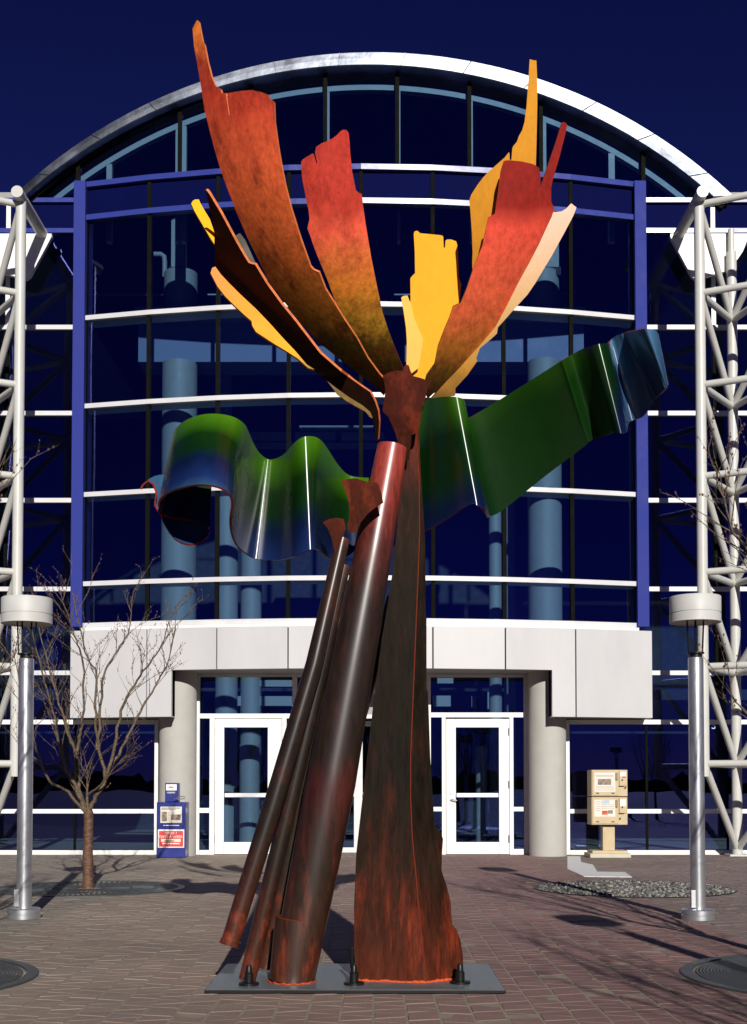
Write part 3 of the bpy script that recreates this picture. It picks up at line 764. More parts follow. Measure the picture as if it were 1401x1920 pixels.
EDGE = paint('petal_edge', [(0, (.62, .17, .05)), (1, (.80, .24, .09))], rough=.5)
REDEDGE = paint('red_edge', [(0, (.22, .03, .02)), (1, (.22, .03, .02))], rough=.4)
M_A = paint('petal_paint_rust', [(0, (.035, .02, .005)), (.14, (.12, .07, .010)), (.22, (.46, .17, .022)), (.42, (.84, .165, .042)), (.64, (.76, .115, .042)), (.78, (.44, .042, .022)), (.88, (.36, .045, .020)), (1, (.64, .17, .024))], 10, (.13, .013, .010), .92, fine=(.55, 1.3))  # olive base stops taken darker: the unlit lower end is put into the colour
M_B = paint('petal_paint_scarlet', [(0, (.03, .014, .004)), (.16, (.16, .085, .012)), (.24, (.60, .30, .03)), (.38, (.92, .29, .038)), (.58, (.94, .13, .068)), (.70, (.50, .046, .028)), (1, (.42, .034, .024))], 10, (.16, .016, .013), .7, fine=(.55, 1.3))  # lowest stops near black for shade at the petal foot, over paint colours
M_C = paint('petal_paint_shaded_brown', [(0, (.022, .009, .005)), (1, (.085, .022, .008))], 7)  # red-brown paint deepened to hold the shade on this turned-away petal
M_G = paint('petal_paint_vermilion', [(0, (.035, .016, .005)), (.09, (.13, .06, .010)), (.18, (.46, .15, .022)), (.34, (.84, .14, .055)), (.62, (.82, .085, .052)), (.70, (.30, .022, .016)), (.85, (.26, .018, .014)), (1, (.24, .016, .013))], 8, (.26, .022, .015), .3, edge=.08, fine=(.6, 1.3))  # brown foot of the ramp darkened for shade; the reds are paint
M_F = paint('petal_paint_yellow', [(0, (.88, .43, .030)), (1, (.92, .45, .032))], 6, fine=(.94, 1.05))
M_I = paint('petal_paint_ochre', [(0, (.62, .26, .022)), (1, (.60, .26, .025))], 9, fine=(.86, 1.1))
M_H = paint('petal_paint_pale', [(0, (.30, .16, .04)), (.18, (.80, .38, .06)), (.5, (.90, .56, .26)), (1, (.95, .60, .47))], 5, fine=(.92, 1.06))
M_E = paint('petal_paint_amber', [(0, (.34, .19, .04)), (.16, (.42, .24, .05)), (.2, (.92, .42, .03)), (.7, (.92, .34, .05)), (1, (.90, .28, .08))], 5, fine=(.9, 1.06))
M_D = paint('petal_paint_gold', [(0, (.90, .45, .02)), (1, (.90, .48, .02))], 5, fine=(.94, 1.05))

polyA = z1([(195, 105), (205, 112), (215, 170), (224, 215), (233, 230), (250, 320), (270, 400), (290, 450), (318, 468), (325, 490), (346, 488), (362, 606), (371, 605), (355, 489), (362, 488), (420, 478), (480, 473), (530, 483), (570, 498), (578, 517), (602, 535), (605, 640), (622, 770), (640, 880), (662, 990), (690, 1100), (715, 1180), (740, 1260), (790, 1400), (806, 1418), (835, 1430), (870, 1520), (920, 1600), (970, 1681)]) + [(668, 632), (690, 672), (712, 702), (722, 712), (726, 729), (720, 742), (708, 730), (680, 706), (640, 676), (600, 644), (560, 600), (530, 562)] + z1([(570, 1475), (520, 1370), (460, 1250), (400, 1110), (350, 980), (318, 890), (300, 830), (280, 760), (265, 700), (250, 640), (235, 580), (215, 450), (195, 330), (180, 250), (171, 150)])
def dA(x, y): u, v = uv(x, y); ax = -.42*v - .10; return 6.84 - .30*u - 1.2*v + .37*v*v + .75*(u-ax)**2
sheet('petal', polyA, dA, [M_A, EDGE], vgrad(735, 40))
polyB = z1([(742, 850), (750, 838), (770, 825), (800, 806), (808, 808), (822, 860), (826, 855), (815, 800), (820, 772), (850, 752), (870, 745), (905, 728), (930, 710), (950, 688), (965, 681), (982, 684), (992, 700), (997, 750), (1000, 800), (1010, 900), (1022, 960), (1030, 1000), (1045, 1012), (1060, 1018), (1065, 1060), (1080, 1170), (1110, 1350), (1140, 1500), (1170, 1640)]) + [(728, 618), (742, 655), (757, 692), (757, 700), (738, 704), (718, 712), (706, 690), (690, 668), (670, 640), (650, 606), (632, 574)] + z1([(880, 1470), (830, 1350), (805, 1285), (790, 1240), (775, 1200), (778, 1185), (786, 1150), (780, 1100), (768, 1050), (760, 1000), (750, 955), (745, 915)])
def dB(x, y): u, v = uv(x, y); ax = -.32*v-.10; return 6.97 - .05*u - 1.2*v + .44*v*v + .9*(u-ax)**2
sheet('petal', polyB, dB, [M_B, mat('edge_dark_red', (.30, .03, .03), .5)], vgrad(715, 240))
polyC = z1([(240, 998), (247, 1002), (260, 1020), (320, 1120), (400, 1270), (440, 1340), (465, 1380), (480, 1386), (500, 1390), (530, 1440), (560, 1490), (600, 1545), (640, 1600), (710, 1685)]) + [(600, 662), (640, 697), (675, 722), (694, 735), (703, 752), (709, 770), (711, 790), (710, 810), (709, 824), (705, 827), (703, 805), (700, 785), (694, 772), (680, 760), (655, 745), (630, 727), (600, 704), (575, 685)] + [(555, 660), (530, 635), (500, 603), (470, 572), (440, 543), (418, 520)] + z1([(300, 1430), (284, 1392), (287, 1330), (285, 1200), (276, 1150), (262, 1100), (250, 1050)])
def planeC(x, y): u, v = uv(x, y); return 6.20 - 1.155*u - 1.145*v
def dC(x, y): return min(7.0, planeC(x, y)) if y < 700 else min(7.0, planeC(x, y))*.6+6.74*.4
sheet('petal', polyC, dC, [M_C, EDGE], vgrad(800, 360))
polyE = [(395, 512), (398, 502), (404, 500), (414, 514), (430, 531), (450, 551), (480, 579), (505, 605), (530, 633), (552, 656), (575, 683), (590, 693), (578, 690), (568, 681), (558, 672), (540, 660), (515, 645), (498, 634), (480, 622), (473, 610), (472, 602), (458, 590), (440, 573), (422, 555), (408, 537)]
def dE(x, y):
    u, v = uv(x, y); return 6.58 + .2*u + .3*v
sheet('petal', polyE, dE, [M_E, EDGE], vgrad(720, 500))
polyE2 = [(612, 712), (622, 718), (640, 731), (660, 744), (680, 757), (694, 768), (699, 784), (694, 782), (686, 772), (668, 762), (650, 752), (632, 738)]
sheet('petal', polyE2, lambda x, y: 6.86, [mat('petal_paint_olive', (.20, .125, .04), .8, spec=.05, var=.3, scale=14), EDGE], lambda x, y: 0)
polyD = z1([(165, 1070), (172, 1056), (185, 1048), (205, 1048), (213, 1068), (236, 1108), (262, 1150), (276, 1190), (287, 1225), (286, 1282), (268, 1256), (240, 1208), (200, 1140), (180, 1105)])
def dD(x, y): u, v = uv(x, y); return 6.40 + .2*u + .3*v
sheet('petal', polyD, dD, [M_D, EDGE], lambda x, y: .5)
polyO = [(441, 442), (450, 437), (460, 450), (478, 490), (503, 526), (495, 522), (470, 490), (452, 462)]
sheet('petal', polyO, lambda x, y: 7.15, [mat('petal_paint_dark_olive', (.035, .03, .006), .6), M_C], lambda x, y: 0)
polyG = z2([(685, 706), (700, 702), (720, 702), (780, 708), (840, 722), (870, 740), (878, 770), (880, 800), (874, 852), (895, 800), (925, 710), (960, 605), (990, 506), (998, 500), (1012, 506), (1020, 516), (1010, 560), (995, 620), (980, 680), (965, 730), (950, 780), (940, 820), (935, 850), (935, 920), (950, 950), (948, 970), (920, 1030), (880, 1120), (820, 1240), (760, 1350), (700, 1470), (640, 1580), (555, 1681)]) + [(885, 664), (860, 692), (835, 716), (815, 736), (802, 748), (796, 735), (797, 715)] + [(800, 704), (815, 683)] + z2([(340, 1681), (370, 1600), (400, 1530), (420, 1470), (460, 1452), (490, 1380), (520, 1290), (545, 1220), (570, 1160), (574, 1150), (590, 1070), (605, 1000), (640, 982), (655, 870), (668, 760)])
def dG(x, y): u, v = uv(x, y); ax = .44*v+.12; return 6.78 + .06*u - .85*v + .32*v*v + .55*(u-ax)**2
sheet('petal', polyG, dG, [M_G, mat('edge_brown', (.10, .03, .01), .5)], vgrad(745, 235))
polyH = z2([(948, 972), (955, 975), (990, 970), (1015, 955), (1040, 928), (1068, 950), (1052, 992), (1000, 1090), (940, 1200), (850, 1350), (810, 1408), (770, 1452), (735, 1490), (700, 1530), (655, 1580), (650, 1612), (620, 1640), (560, 1690)]) + [(893, 672), (895, 677), (876, 704), (854, 728), (854, 742), (805, 750), (830, 722), (860, 692), (885, 664)] + z2([(555, 1681), (640, 1580), (700, 1470), (760, 1350), (820, 1240), (880, 1120), (920, 1030)])
def dH(x, y):
    wd = ((x-1038)*340+(y-400)*238)/415/338; return dG(x, y) + .03 - .40*max(0, wd+.02)
sheet('petal', polyH, dH, [M_H, EDGE], vgrad(750, 385))
polyF = z2([(213, 1090), (216, 1076), (230, 1072), (240, 1078), (245, 1085), (290, 1089), (340, 1094), (362, 1097), (368, 1105), (370, 1160), (377, 1162), (380, 1124), (388, 1118), (410, 1118), (436, 1128), (442, 1150), (445, 1180), (450, 1320), (463, 1355), (458, 1410), (455, 1460), (470, 1470), (440, 1560), (400, 1660)]) + [(822, 690), (806, 720), (796, 728), (780, 718), (766, 696), (762, 684), (764, 650), (768, 612)] + z2([(178, 1540), (185, 1480), (196, 1440), (195, 1322), (206, 1308), (220, 1295), (218, 1180)])
def dF(x, y): u, v = uv(x, y); return 6.86 + .1*u - .22*v + .5*(u-.22)**2
sheet('petal', polyF, dF, [M_F, M_I], lambda x, y: .5)
polyF2 = z2([(147, 1422), (160, 1414), (180, 1412), (190, 1440), (198, 1452), (215, 1530), (240, 1590), (262, 1640)]) + [(790, 660), (785, 690), (772, 700), (762, 690), (763, 640)] + z2([(172, 1580), (160, 1500)])
def dF2(x, y): return dF(x, y) - .035 + .12*((x-760)/338)
sheet('petal', polyF2, dF2, [mat('petal_paint_light_yellow', (.90, .52, .07), .55, var=.06), M_I], lambda x, y: .5)
polyI = z2([(822, 171), (840, 176), (857, 178), (860, 240), (862, 300), (862, 420), (860, 500), (857, 640), (853, 760), (800, 830), (760, 900), (700, 980), (650, 1080), (600, 1180), (560, 1260), (522, 1290), (520, 1240), (522, 1180), (518, 1080), (510, 960), (504, 915), (515, 882), (550, 828), (575, 795), (600, 768), (640, 732), (690, 688), (712, 660), (716, 665), (717, 700), (726, 700), (731, 640), (735, 628), (755, 605), (765, 575), (782, 545), (795, 500), (805, 420), (812, 330)])
def dI(x, y): u, v = uv(x, y); return dG(x, y) + .10 + .10*max(0, .6-u)
sheet('petal', polyI, dI, [M_I, M_I], vgrad(500, 110))

# stem: folded plate, calyx, tubes
M_ST = paint('stem_patina', [(0, (.085, .018, .008)), (.10, (.045, .013, .007)), (.2, (.020, .010, .006)), (.35, (.011, .008, .0055)), (.65, (.013, .009, .006)), (.88, (.020, .011, .007)), (1, (.12, .022, .014))], 7, (.34, .042, .014), .95, low=(.24, .13), rough=.5, spec=.05, edge=.06, nstretch=(1, 1, .14), fine=(.4, 1.6), bumpk=.35)
M_WELD = paint('weld_bead', [(0, (.70, .11, .03)), (.06, (.20, .034, .016)), (1, (.10, .02, .012))], 30)
tube_pt = lambda x, y, Y: P(x, y, Y)
faceL = [(760, 835), (752, 880), (748, 950), (742, 1010), (735, 1080), (726, 1140), (715, 1205), (700, 1320), (685, 1450), (668, 1600), (664, 1700), (664, 1780), (668, 1815), (675, 1840)]
weld = [(779, 800), (783, 850), (786, 900), (787, 1000), (784, 1080), (781, 1150), (775, 1300), (770, 1420), (770, 1500), (773, 1570), (778, 1620), (785, 1700), (792, 1770), (800, 1842)]
faceR = [(785, 800), (790, 900), (797, 1005), (798, 1080), (798, 1150), (800, 1160), (800, 1290), (803, 1300), (807, 1420), (812, 1500), (815, 1548), (826, 1560), (831, 1573), (829, 1600), (828, 1632), (838, 1662), (845, 1690), (848, 1732), (858, 1746), (863, 1760), (868, 1790), (869, 1833)]
def stemY(y): return 6.585 + .24*(1840-y)/1000
def dS1(x, y): return stemY(y) + .15*max(0, (785-x)/338)
def dS2(x, y):
    xs = 770 if y > 1300 else 785
    for (xa, ya), (xb, yb) in zip(weld[:-1], weld[1:]):
        if ya <= y <= yb: xs = xa+(xb-xa)*(y-ya)/(yb-ya)
    return stemY(y) + .001 + .55*max(0, (x-xs)/338)
gs_ = vgrad(1842, 800)
sheet('stem_plate', [(764, 812)] + faceL + [(738, 1841)] + weld[::-1], dS1, [M_ST, M_WELD], gs_, .02)
sheet('stem_plate', weld + [(835, 1838)] + faceR[::-1], dS2, [M_ST, M_WELD], gs_, .02)
mb = MB(); mb.tube([P(x, y, stemY(y)+.001) for x, y in weld], .0035, 8); o = mb.build('weld_seam', M_WELD, SC); grad_attr(o.data, [.3]*len(o.data.vertices))
mb = MB(); rows = []
ls = faceL; v = []
for x, y in ls: v += [P(x+1, y, dS1(x, y)+.003), P(x+4, y, dS1(x, y)+.17), P(min(x+90, x+150*(y-700)/1100), y, dS1(x, y)+.24)]
fs = [(3*i+j, 3*i+j+1, 3*i+4+j, 3*i+3+j) for i in range(len(ls)-1) for j in range(2)]
mb.add(v, fs, 0, False); o = mb.build('stem_side', M_ST, SC); grad_attr(o.data, [gs_(0, y) for x, y in ls for _ in range(3)])
calyx = zc([(635, 352), (700, 312), (780, 293), (832, 300), (850, 250), (880, 236), (900, 245), (912, 290), (940, 350), (990, 362), (1050, 380), (1112, 420), (1112, 440), (1085, 490), (1070, 560), (1040, 650), (1025, 740), (1005, 870), (985, 920), (925, 950), (925, 1010), (912, 1100), (900, 1200), (800, 1200), (790, 1040), (770, 950), (730, 850), (690, 760), (640, 715), (632, 690), (655, 560), (660, 480), (650, 420)])
def dCal(x, y): u = (x-762)/338; return 6.66 + 1.6*u*u + max(0, (y-780))/338*.35
M_CAL = paint('calyx_rust', [(0, (.03, .012, .007)), (.5, (.060, .013, .008)), (1, (.055, .012, .008))], 11, (.20, .032, .014), .85, spec=.03)
sheet('calyx', calyx, dCal, [M_CAL, EDGE], vgrad(860, 690), .02)
rw = random.Random(12)
for x_a, x_b, y_a, y_b, fn in ((672, 800, 1839, 1842, dS1), (800, 869, 1842, 1834, dS2)):
    pts_ = [P(x_a+(x_b-x_a)*t/24, y_a+(y_b-y_a)*t/24+rw.gauss(0, .8), fn(x_a+(x_b-x_a)*t/24, y_a+(y_b-y_a)*t/24)-.004) for t in range(25)]
    mb = MB(); mb.tube(pts_, [.006+rw.random()*.005 for _ in pts_], 7); o = mb.build('weld_seam', M_WELD, SC); grad_attr(o.data, [0.0]*len(o.data.vertices))
def pipe(name, pts, rads, m, ylo, yhi, n=28, open_top=False):
    # resample so that the colour attribute follows the length
    pp = [Vector(p) for p in pts]; P2, R2, G2 = [], [], []
    for i in range(len(pp)-1):
        for t in range(10):
            f = t/10; P2.append(pp[i].lerp(pp[i+1], f)); R2.append(rads[i]+(rads[i+1]-rads[i])*f)
    P2.append(pp[-1]); R2.append(rads[-1])
    mb = MB(); mb.tube(P2, R2, n); o = mb.build(name, m, SC)
    zs = [v_.co.z for v_ in o.data.vertices]; lo, hi = ylo, yhi
    grad_attr(o.data, [min(1, max(0, (z-lo)/(hi-lo))) for z in zs]); return o
M_TB = paint('tube_patina', [(0, (.05, .018, .009)), (.2, (.020, .012, .007)), (.30, (.034, .011, .008)), (.35, (.045, .010, .008)), (.40, (.020, .011, .007)), (.70, (.022, .012, .008)), (.80, (.09, .018, .012)), (.90, (.26, .038, .026)), (1, (.34, .048, .034))], 7, (.34, .042, .014), .85, low=(.28, .14), rough=.5, coat=1.0, coatr=.31, spec=.1, edge=.05, nstretch=(1, 1, .2), fine=(.45, 1.5), bumpk=.25)
axis = [(548, 1838, 6.63), (590, 1625, 6.63), (621, 1465, 6.63), (665, 1225, 6.64), (701, 1030, 6.65), (736, 838, 6.68)]
pipe('tube', [P(*a) for a in axis], [.120, .130, .134, .118, .102, .083], M_TB, .03, 3.0, 40)
ce = P(561, 1722, 6.63); cb_ = P(548, 1838, 6.63)
pipe('tube_collar', [cb_, ce], [.1245, .128], M_TB, .03, 3.0, 40)
mb = MB(); d_ = (ce-cb_).normalized(); mb.tube([ce-d_*.002, ce+d_*.002], .1288, 40); o = mb.build('weld_seam', M_WELD, SC); grad_attr(o.data, [.5]*len(o.data.vertices))
mb = MB(); bb_ = []
for k in range(41):
    a = 2*math.pi*k/40; bb_.append((cb_.x+.127*math.cos(a), cb_.y+.127*math.sin(a), .027+.003*math.sin(k*2.3)))
mb.tube(bb_, .0055, 6); o = mb.build('weld_seam', M_WELD, SC); grad_attr(o.data, [.02]*len(o.data.vertices))
M_TT = paint('thin_tube_patina', [(0, (.08, .022, .010)), (.16, (.04, .014, .008)), (.28, (.018, .011, .007)), (.7, (.016, .010, .007)), (.93, (.035, .018, .012)), (1, (.20, .045, .02))], 8, (.40, .055, .016), .95, low=(.26, .12), rough=.5, coat=.7, coatr=.28, spec=.1, edge=.06)
pipe('thin_tube', [P(431, 1768, 6.42), P(515, 1500, 6.46), P(590, 1245, 6.50), P(643, 1010, 6.54)], [.048, .052, .048, .037], M_TT, .20, 2.5)
e0 = P(431, 1768, 6.42); dt = (P(515, 1500, 6.46)-e0).normalized()
pipe('tube_cap', [e0-dt*.012, e0+dt*.018], [.053, .053], M_TT, -.2, 6)
pipe('thin_tube', [P(464, 1836, 6.66), P(545, 1500, 6.66), P(600, 1270, 6.66), P(646, 1060, 6.66)], [.047, .047, .042, .033], M_TT, .03, 2.4)
pipe('thin_tube', [P(498, 1815, 6.98), P(548, 1580, 6.95), P(640, 1180, 6.90)], [.043, .042, .035], M_TT, .03, 2.2)
pipe('thin_tube', [P(562, 1800, 7.08), P(640, 1460, 7.06), P(738, 1120, 7.0)], [.042, .044, .040], M_TT, .03, 2.4)
M_FL = paint('flare_rust', [(0, (.05, .014, .008)), (1, (.075, .016, .009))], 12, (.22, .04, .016), .85, spec=.03)
fl1 = [(640, 902), (648, 898), (668, 897), (690, 904), (696, 905), (706, 904), (711, 912), (716, 926), (719, 943), (705, 951), (690, 963), (676, 980), (668, 998), (653, 997), (652, 985), (655, 970), (656, 955), (652, 933), (646, 916)]
sheet('flare', fl1, lambda x, y: 6.44 + 1.2*((x-680)/338)**2 + .08*(y-950)/338, [M_FL, EDGE], vgrad(1000, 895), .012)
fl2 = [(605, 979), (618, 973), (630, 971), (645, 973), (648, 990), (645, 1000), (638, 1018), (633, 1033), (628, 1046), (626, 1030), (622, 1008), (614, 990)]
sheet('flare', fl2, lambda x, y: 6.50 + 1.2*((x-635)/338)**2, [M_FL, EDGE], vgrad(1045, 970), .012)

# leaf ribbons: bent sheets ruled between a top and a bottom edge
def catmull(a, b, c, d, t):
    return tuple(.5*((2*q)+(-p+r)*t+(2*p-5*q+4*r-s)*t*t+(-p+3*q-3*r+s)*t**3) for p, q, r, s in zip(a, b, c, d))
def ribbon(name, stations, conv, mats, grad, sub=6, M=14, thick=.012):
    T = [(*conv([s[0]])[0], s[2], *conv([s[1]])[0], s[3]) for s in stations]
    rows = []; n = len(T)
    for i in range(n-1):
        for t in range(sub): rows.append((catmull(T[max(0, i-1)], T[i], T[i+1], T[min(n-1, i+2)], t/sub), (i+t/sub)/(n-1)))
    rows.append((T[-1], 1.0))
    v = []; gv = []
    for (tx, ty, tY, bx, by, bY), s in rows:
        a, b = P(tx, ty, tY), P(bx, by, bY)
        for j in range(M+1):
            t = j/M; v.append(a.lerp(b, t)); gv.append(grad(s, t))
    R_ = len(rows); fs = []
    for i in range(R_-1):
        for j in range(M):
            fs.append((i*(M+1)+j, i*(M+1)+j+1, (i+1)*(M+1)+j+1, (i+1)*(M+1)+j))
    nn = [Vector() for _ in v]
    for f in fs:
        q = (v[f[2]]-v[f[0]]).cross(v[f[3]]-v[f[1]])
        for k in f: nn[k] += q
    nn = [q.normalized() if q.length else Vector((0, -1, 0)) for q in nn]
    back = [v[i]-nn[i]*thick for i in range(len(v))]
    mb = MB(); mb.add(v, fs, 0, True); mb.add(back, [f[::-1] for f in fs], 0, True); gg = gv+gv
    def edge(ids):
        nonlocal gg
        for a, b in zip(ids[:-1], ids[1:]):
            mb.add([v[a], v[b], back[b], back[a]], [(0, 1, 2, 3)], 1); gg = gg+[gv[a], gv[b], gv[b], gv[a]]
    edge([i*(M+1) for i in range(R_)]); edge([i*(M+1)+M for i in range(R_)])
    edge(list(range(M+1))); edge([(R_-1)*(M+1)+j for j in range(M+1)])
    o = mb.build(name, mats, SC); grad_attr(o.data, gg) if len(o.data.vertices) == len(gg) else print('grad mismatch', name)
    return o
M_LF = paint('leaf_green_blue', [(0, (.070, .205, .005)), (.14, (.034, .125, .003)), (.26, (.004, .027, .002)), (.42, (.003, .022, .005)), (.54, (.003, .009, .042)), (.76, (.008, .024, .11)), (.88, (.026, .070, .15)), (1, (.058, .155, .28))], 3.5, rough=.5, coat=.65, coatr=.22, spec=.05, edge=.05, fine=(.85, 1.1), bumpk=.015)
L_ST = [((1150, 692), (1150, 960), 6.95, 7.0), ((1060, 682), (1060, 1030), 6.98, 7.0), ((1010, 640), (985, 1048), 6.86, 6.92), ((960, 565), (942, 1025), 6.68, 6.76), ((930, 527), (922, 1008), 6.58, 6.66),
        ((902, 513), (903, 1003), 6.54, 6.49), ((865, 515), (885, 1010), 6.51, 6.46), ((830, 540), (835, 1034), 6.56, 6.51), ((790, 585), (775, 1050), 6.70, 6.69), ((745, 610), (712, 1052), 6.83, 6.78),
        ((703, 612), (648, 1046), 6.87, 6.81), ((662, 583), (602, 1020), 6.80, 6.74), ((632, 535), (562, 980), 6.68, 6.60), ((612, 487), (542, 928), 6.56, 6.44), ((595, 457), (537, 870), 6.48, 6.30),
        ((562, 435), (546, 808), 6.43, 6.20), ((522, 423), (530, 762), 6.42, 6.13), ((470, 418), (480, 735), 6.42, 6.10), ((420, 422), (410, 727), 6.44, 6.12), ((370, 437), (340, 737), 6.49, 6.20),
        ((330, 461), (280, 756), 6.57, 6.33), ((303, 492), (243, 785), 6.70, 6.50), ((308, 520), (235, 815), 6.86, 6.68), ((340, 560), (262, 870), 7.02, 6.84), ((400, 590), (350, 905), 7.08, 6.92), ((464, 600), (452, 905), 7.08, 6.95)]
def gL(s, t):
    hump = max(0, 1-abs(s-.72)/.17)
    return min(1, max(0, .06 + .66*t**1.1 + .16*hump*t))
ribbon('leaf', L_ST, z3, [M_LF, REDEDGE], gL, 6)
R_ST = [((150, 560), (165, 990), 6.98, 6.96), ((222, 408), (225, 970), 6.86, 6.84), ((272, 387), (312, 922), 6.72, 6.70), ((330, 382), (418, 853), 6.59, 6.55), ((372, 385), (462, 862), 6.565, 6.52), ((398, 397), (496, 888), 6.61, 6.58),
        ((402, 425), (512, 905), 6.74, 6.80), ((402, 480), (508, 908), 6.94, 7.06), ((480, 440), (570, 877), 6.98, 7.14), ((640, 342), (740, 740), 6.88, 7.06), ((800, 240), (915, 607), 6.72, 6.90), ((832, 221), (945, 580), 6.69, 6.87),
        ((865, 201), (980, 564), 6.76, 6.88), ((920, 171), (1030, 550), 6.70, 6.74), ((965, 156), (1065, 543), 6.61, 6.62), ((1000, 150), (1092, 541), 6.60, 6.60), ((1026, 148), (1112, 536), 6.68, 6.68), ((1034, 146), (1117, 505), 6.80, 6.80),
        ((1042, 132), (1130, 488), 6.86, 6.86), ((1065, 115), (1180, 468), 6.82, 6.83), ((1085, 108), (1220, 412), 6.78, 6.80), ((1098, 103), (1240, 384), 6.76, 6.79), ((1120, 98), (1252, 376), 6.70, 6.74), ((1150, 92), (1266, 362), 6.58, 6.63), ((1180, 87), (1276, 350), 6.48, 6.54), ((1208, 86), (1284, 342), 6.46, 6.50), ((1238, 94), (1290, 334), 6.52, 6.56), ((1250, 112), (1293, 330), 6.62, 6.62)]
def gR(s, t):
    a = .24 + .12*t
    if s < .22: a = .16 + .42*t**1.3
    if s > .46: a += min(1, (s-.46)/.2)*(.10+.34*t)
    if s > .64: a = .99-.12*t
    return min(1, a)
ribbon('leaf', R_ST, z4, [M_LF, REDEDGE], gR, 7)
# curled leaf tip at the far left
tip = z3([(172, 712), (185, 696), (210, 683), (235, 677), (256, 678), (268, 700), (262, 740), (246, 790), (236, 850), (222, 830), (211, 812), (214, 785), (218, 762), (211, 738), (198, 718), (182, 707)])
sheet('leaf_tip', tip, lambda x, y: 6.72 - .9*((x-300)/338) * .4, [M_LF, REDEDGE], lambda x, y: .93, .012)
mb = MB(); mb.tube([P(*p, 6.70) for p in z3([(150, 740), (160, 722), (172, 712), (186, 705), (205, 722), (217, 750), (218, 768), (213, 795), (212, 812), (224, 832), (236, 850)])], .006, 8); o = mb.build('leaf_edge', REDEDGE, SC)
shell = z3([(236, 842), (250, 856), (280, 866), (320, 872), (360, 878), (400, 886), (430, 900), (450, 918), (446, 940), (425, 963), (395, 976), (362, 981), (330, 974), (300, 957), (272, 925), (250, 885)])
def dShell(x, y): v = (y-(600+850*.4283))/338; return 6.80 - 1.3*max(0, v-.02)
sheet('leaf_curl', shell, dShell, [M_LF, REDEDGE], lambda x, y: .85, .012)
mb = MB(); mb.tube([P(*p, 6.78) for p in z3([(236, 842), (255, 857), (285, 866), (320, 870), (360, 876), (400, 885), (428, 898), (446, 914)])], .008, 8); o = mb.build('leaf_edge', REDEDGE, SC); grad_attr(o.data, [1]*len(o.data.vertices))
# base plate and anchor bolts
PLATE = mat('base_plate_steel', (.15, .185, .21), .38, var=.25, scale=3, metal=.2, stretch=(1, 3, 1))
fl, frr = Gp(379, 1858, .03), Gp(952, 1858, .03)
x0, x1, y0, y1 = fl.x, frr.x, 6.36, 7.30
pb = MB(); pb.box(x0, x1, y0, y1, .002, .022); base = bev(pb.build('base_plate', BLACK, SC), .004)
MB().box(x0+.006, x1-.006, y0+.006, y1-.006, .0222, .0238).build('plate_face', PLATE, base)
for px, py in ((467, 1843), (664, 1842), (863, 1840)):
    c = Gp(px, py, .034)
    mb = MB(); mb.lathe([(0, .0), (.054, .0), (.054, .012), (.040, .014), (.024, .014), (.024, .060), (.018, .066), (.015, .094), (.010, .104), (0, .106)], (c.x, c.y, .024), 20)
    mb.build('anchor_bolt', BLACK, SC)
mb = MB(); c = Gp(664, 1842, .034); mb.tube([(c.x-.012, c.y+.07, .1), (c.x-.012, c.y+.07, .21)], .010, 8); mb.build('anchor_rod', BLACK, SC)

# ------------------------------------------------------------------ lamps
def lamp(x, y, label):
    T = thing('street_lamp', (x, y, 0), label, 'lamp', 'drum-headed lamps on the plaza')
    H = 2.62
    MB().lathe([(0, .002), (.132, .002), (.132, .036), (.126, .040), (.126, .046), (.132, .050), (.132, .078), (.122, .086), (.07, .090), (0, .09)], (x, y, 0), 36).build('base_flange', GALV, T, (x, y, 0))
    bev(MB().box(x-.068, x-.03, y-.058, y-.045, .10, .24).build('access_plate', GALV, T, (x, y, 0)), .003)
    MB().lathe([(.061, .088), (.061, H-.50), (.056, H-.495), (0, H-.495)], (x, y, 0), 32).build('pole', GALV, T, (x, y, 0))
    MB().lathe([(.052, H-.494), (.052, H-.47), (.07, H-.465), (.07, H-.455), (0, H-.452)], (x, y, 0), 24).build('collar', BLACK, T, (x, y, 0))
    for k in range(6):
        a = k*math.pi/3+.3; r = .062
        MB().tube([(x+r*math.cos(a), y+r*math.sin(a), H-.46), (x+r*1.25*math.cos(a), y+r*1.25*math.sin(a), H-.15)], .006, 8).build('cage_rod', BLACK, T, (x, y, 0))
    MB().lathe([(.0, H-.19), (.19, H-.20), (.203, H-.212), (.206, H-.21), (.206, H-.142), (.201, H-.140), (.201, H-.134), (.206, H-.132), (.206, H-.006), (.202, H), (0, H+.004)], (x, y, 0), 48, smooth=True).build('drum', LAMPW, T, (x, y, 0))
    return T
cL = Gp(45, 1722); cR = Gp(1309, 1724)
lamp(cL.x, cL.y, 'drum-headed steel lamp standing left of the bare tree')
lamp(cR.x, cR.y, 'drum-headed steel lamp standing in front of the right truss tower')
LAMP3 = lamp(2.72, 3.75, 'drum-headed lamp beside the camera whose shadow crosses the right paving')

lamp(9.6, -7.9, 'drum-headed lamp across the plaza, seen mirrored in the right window')
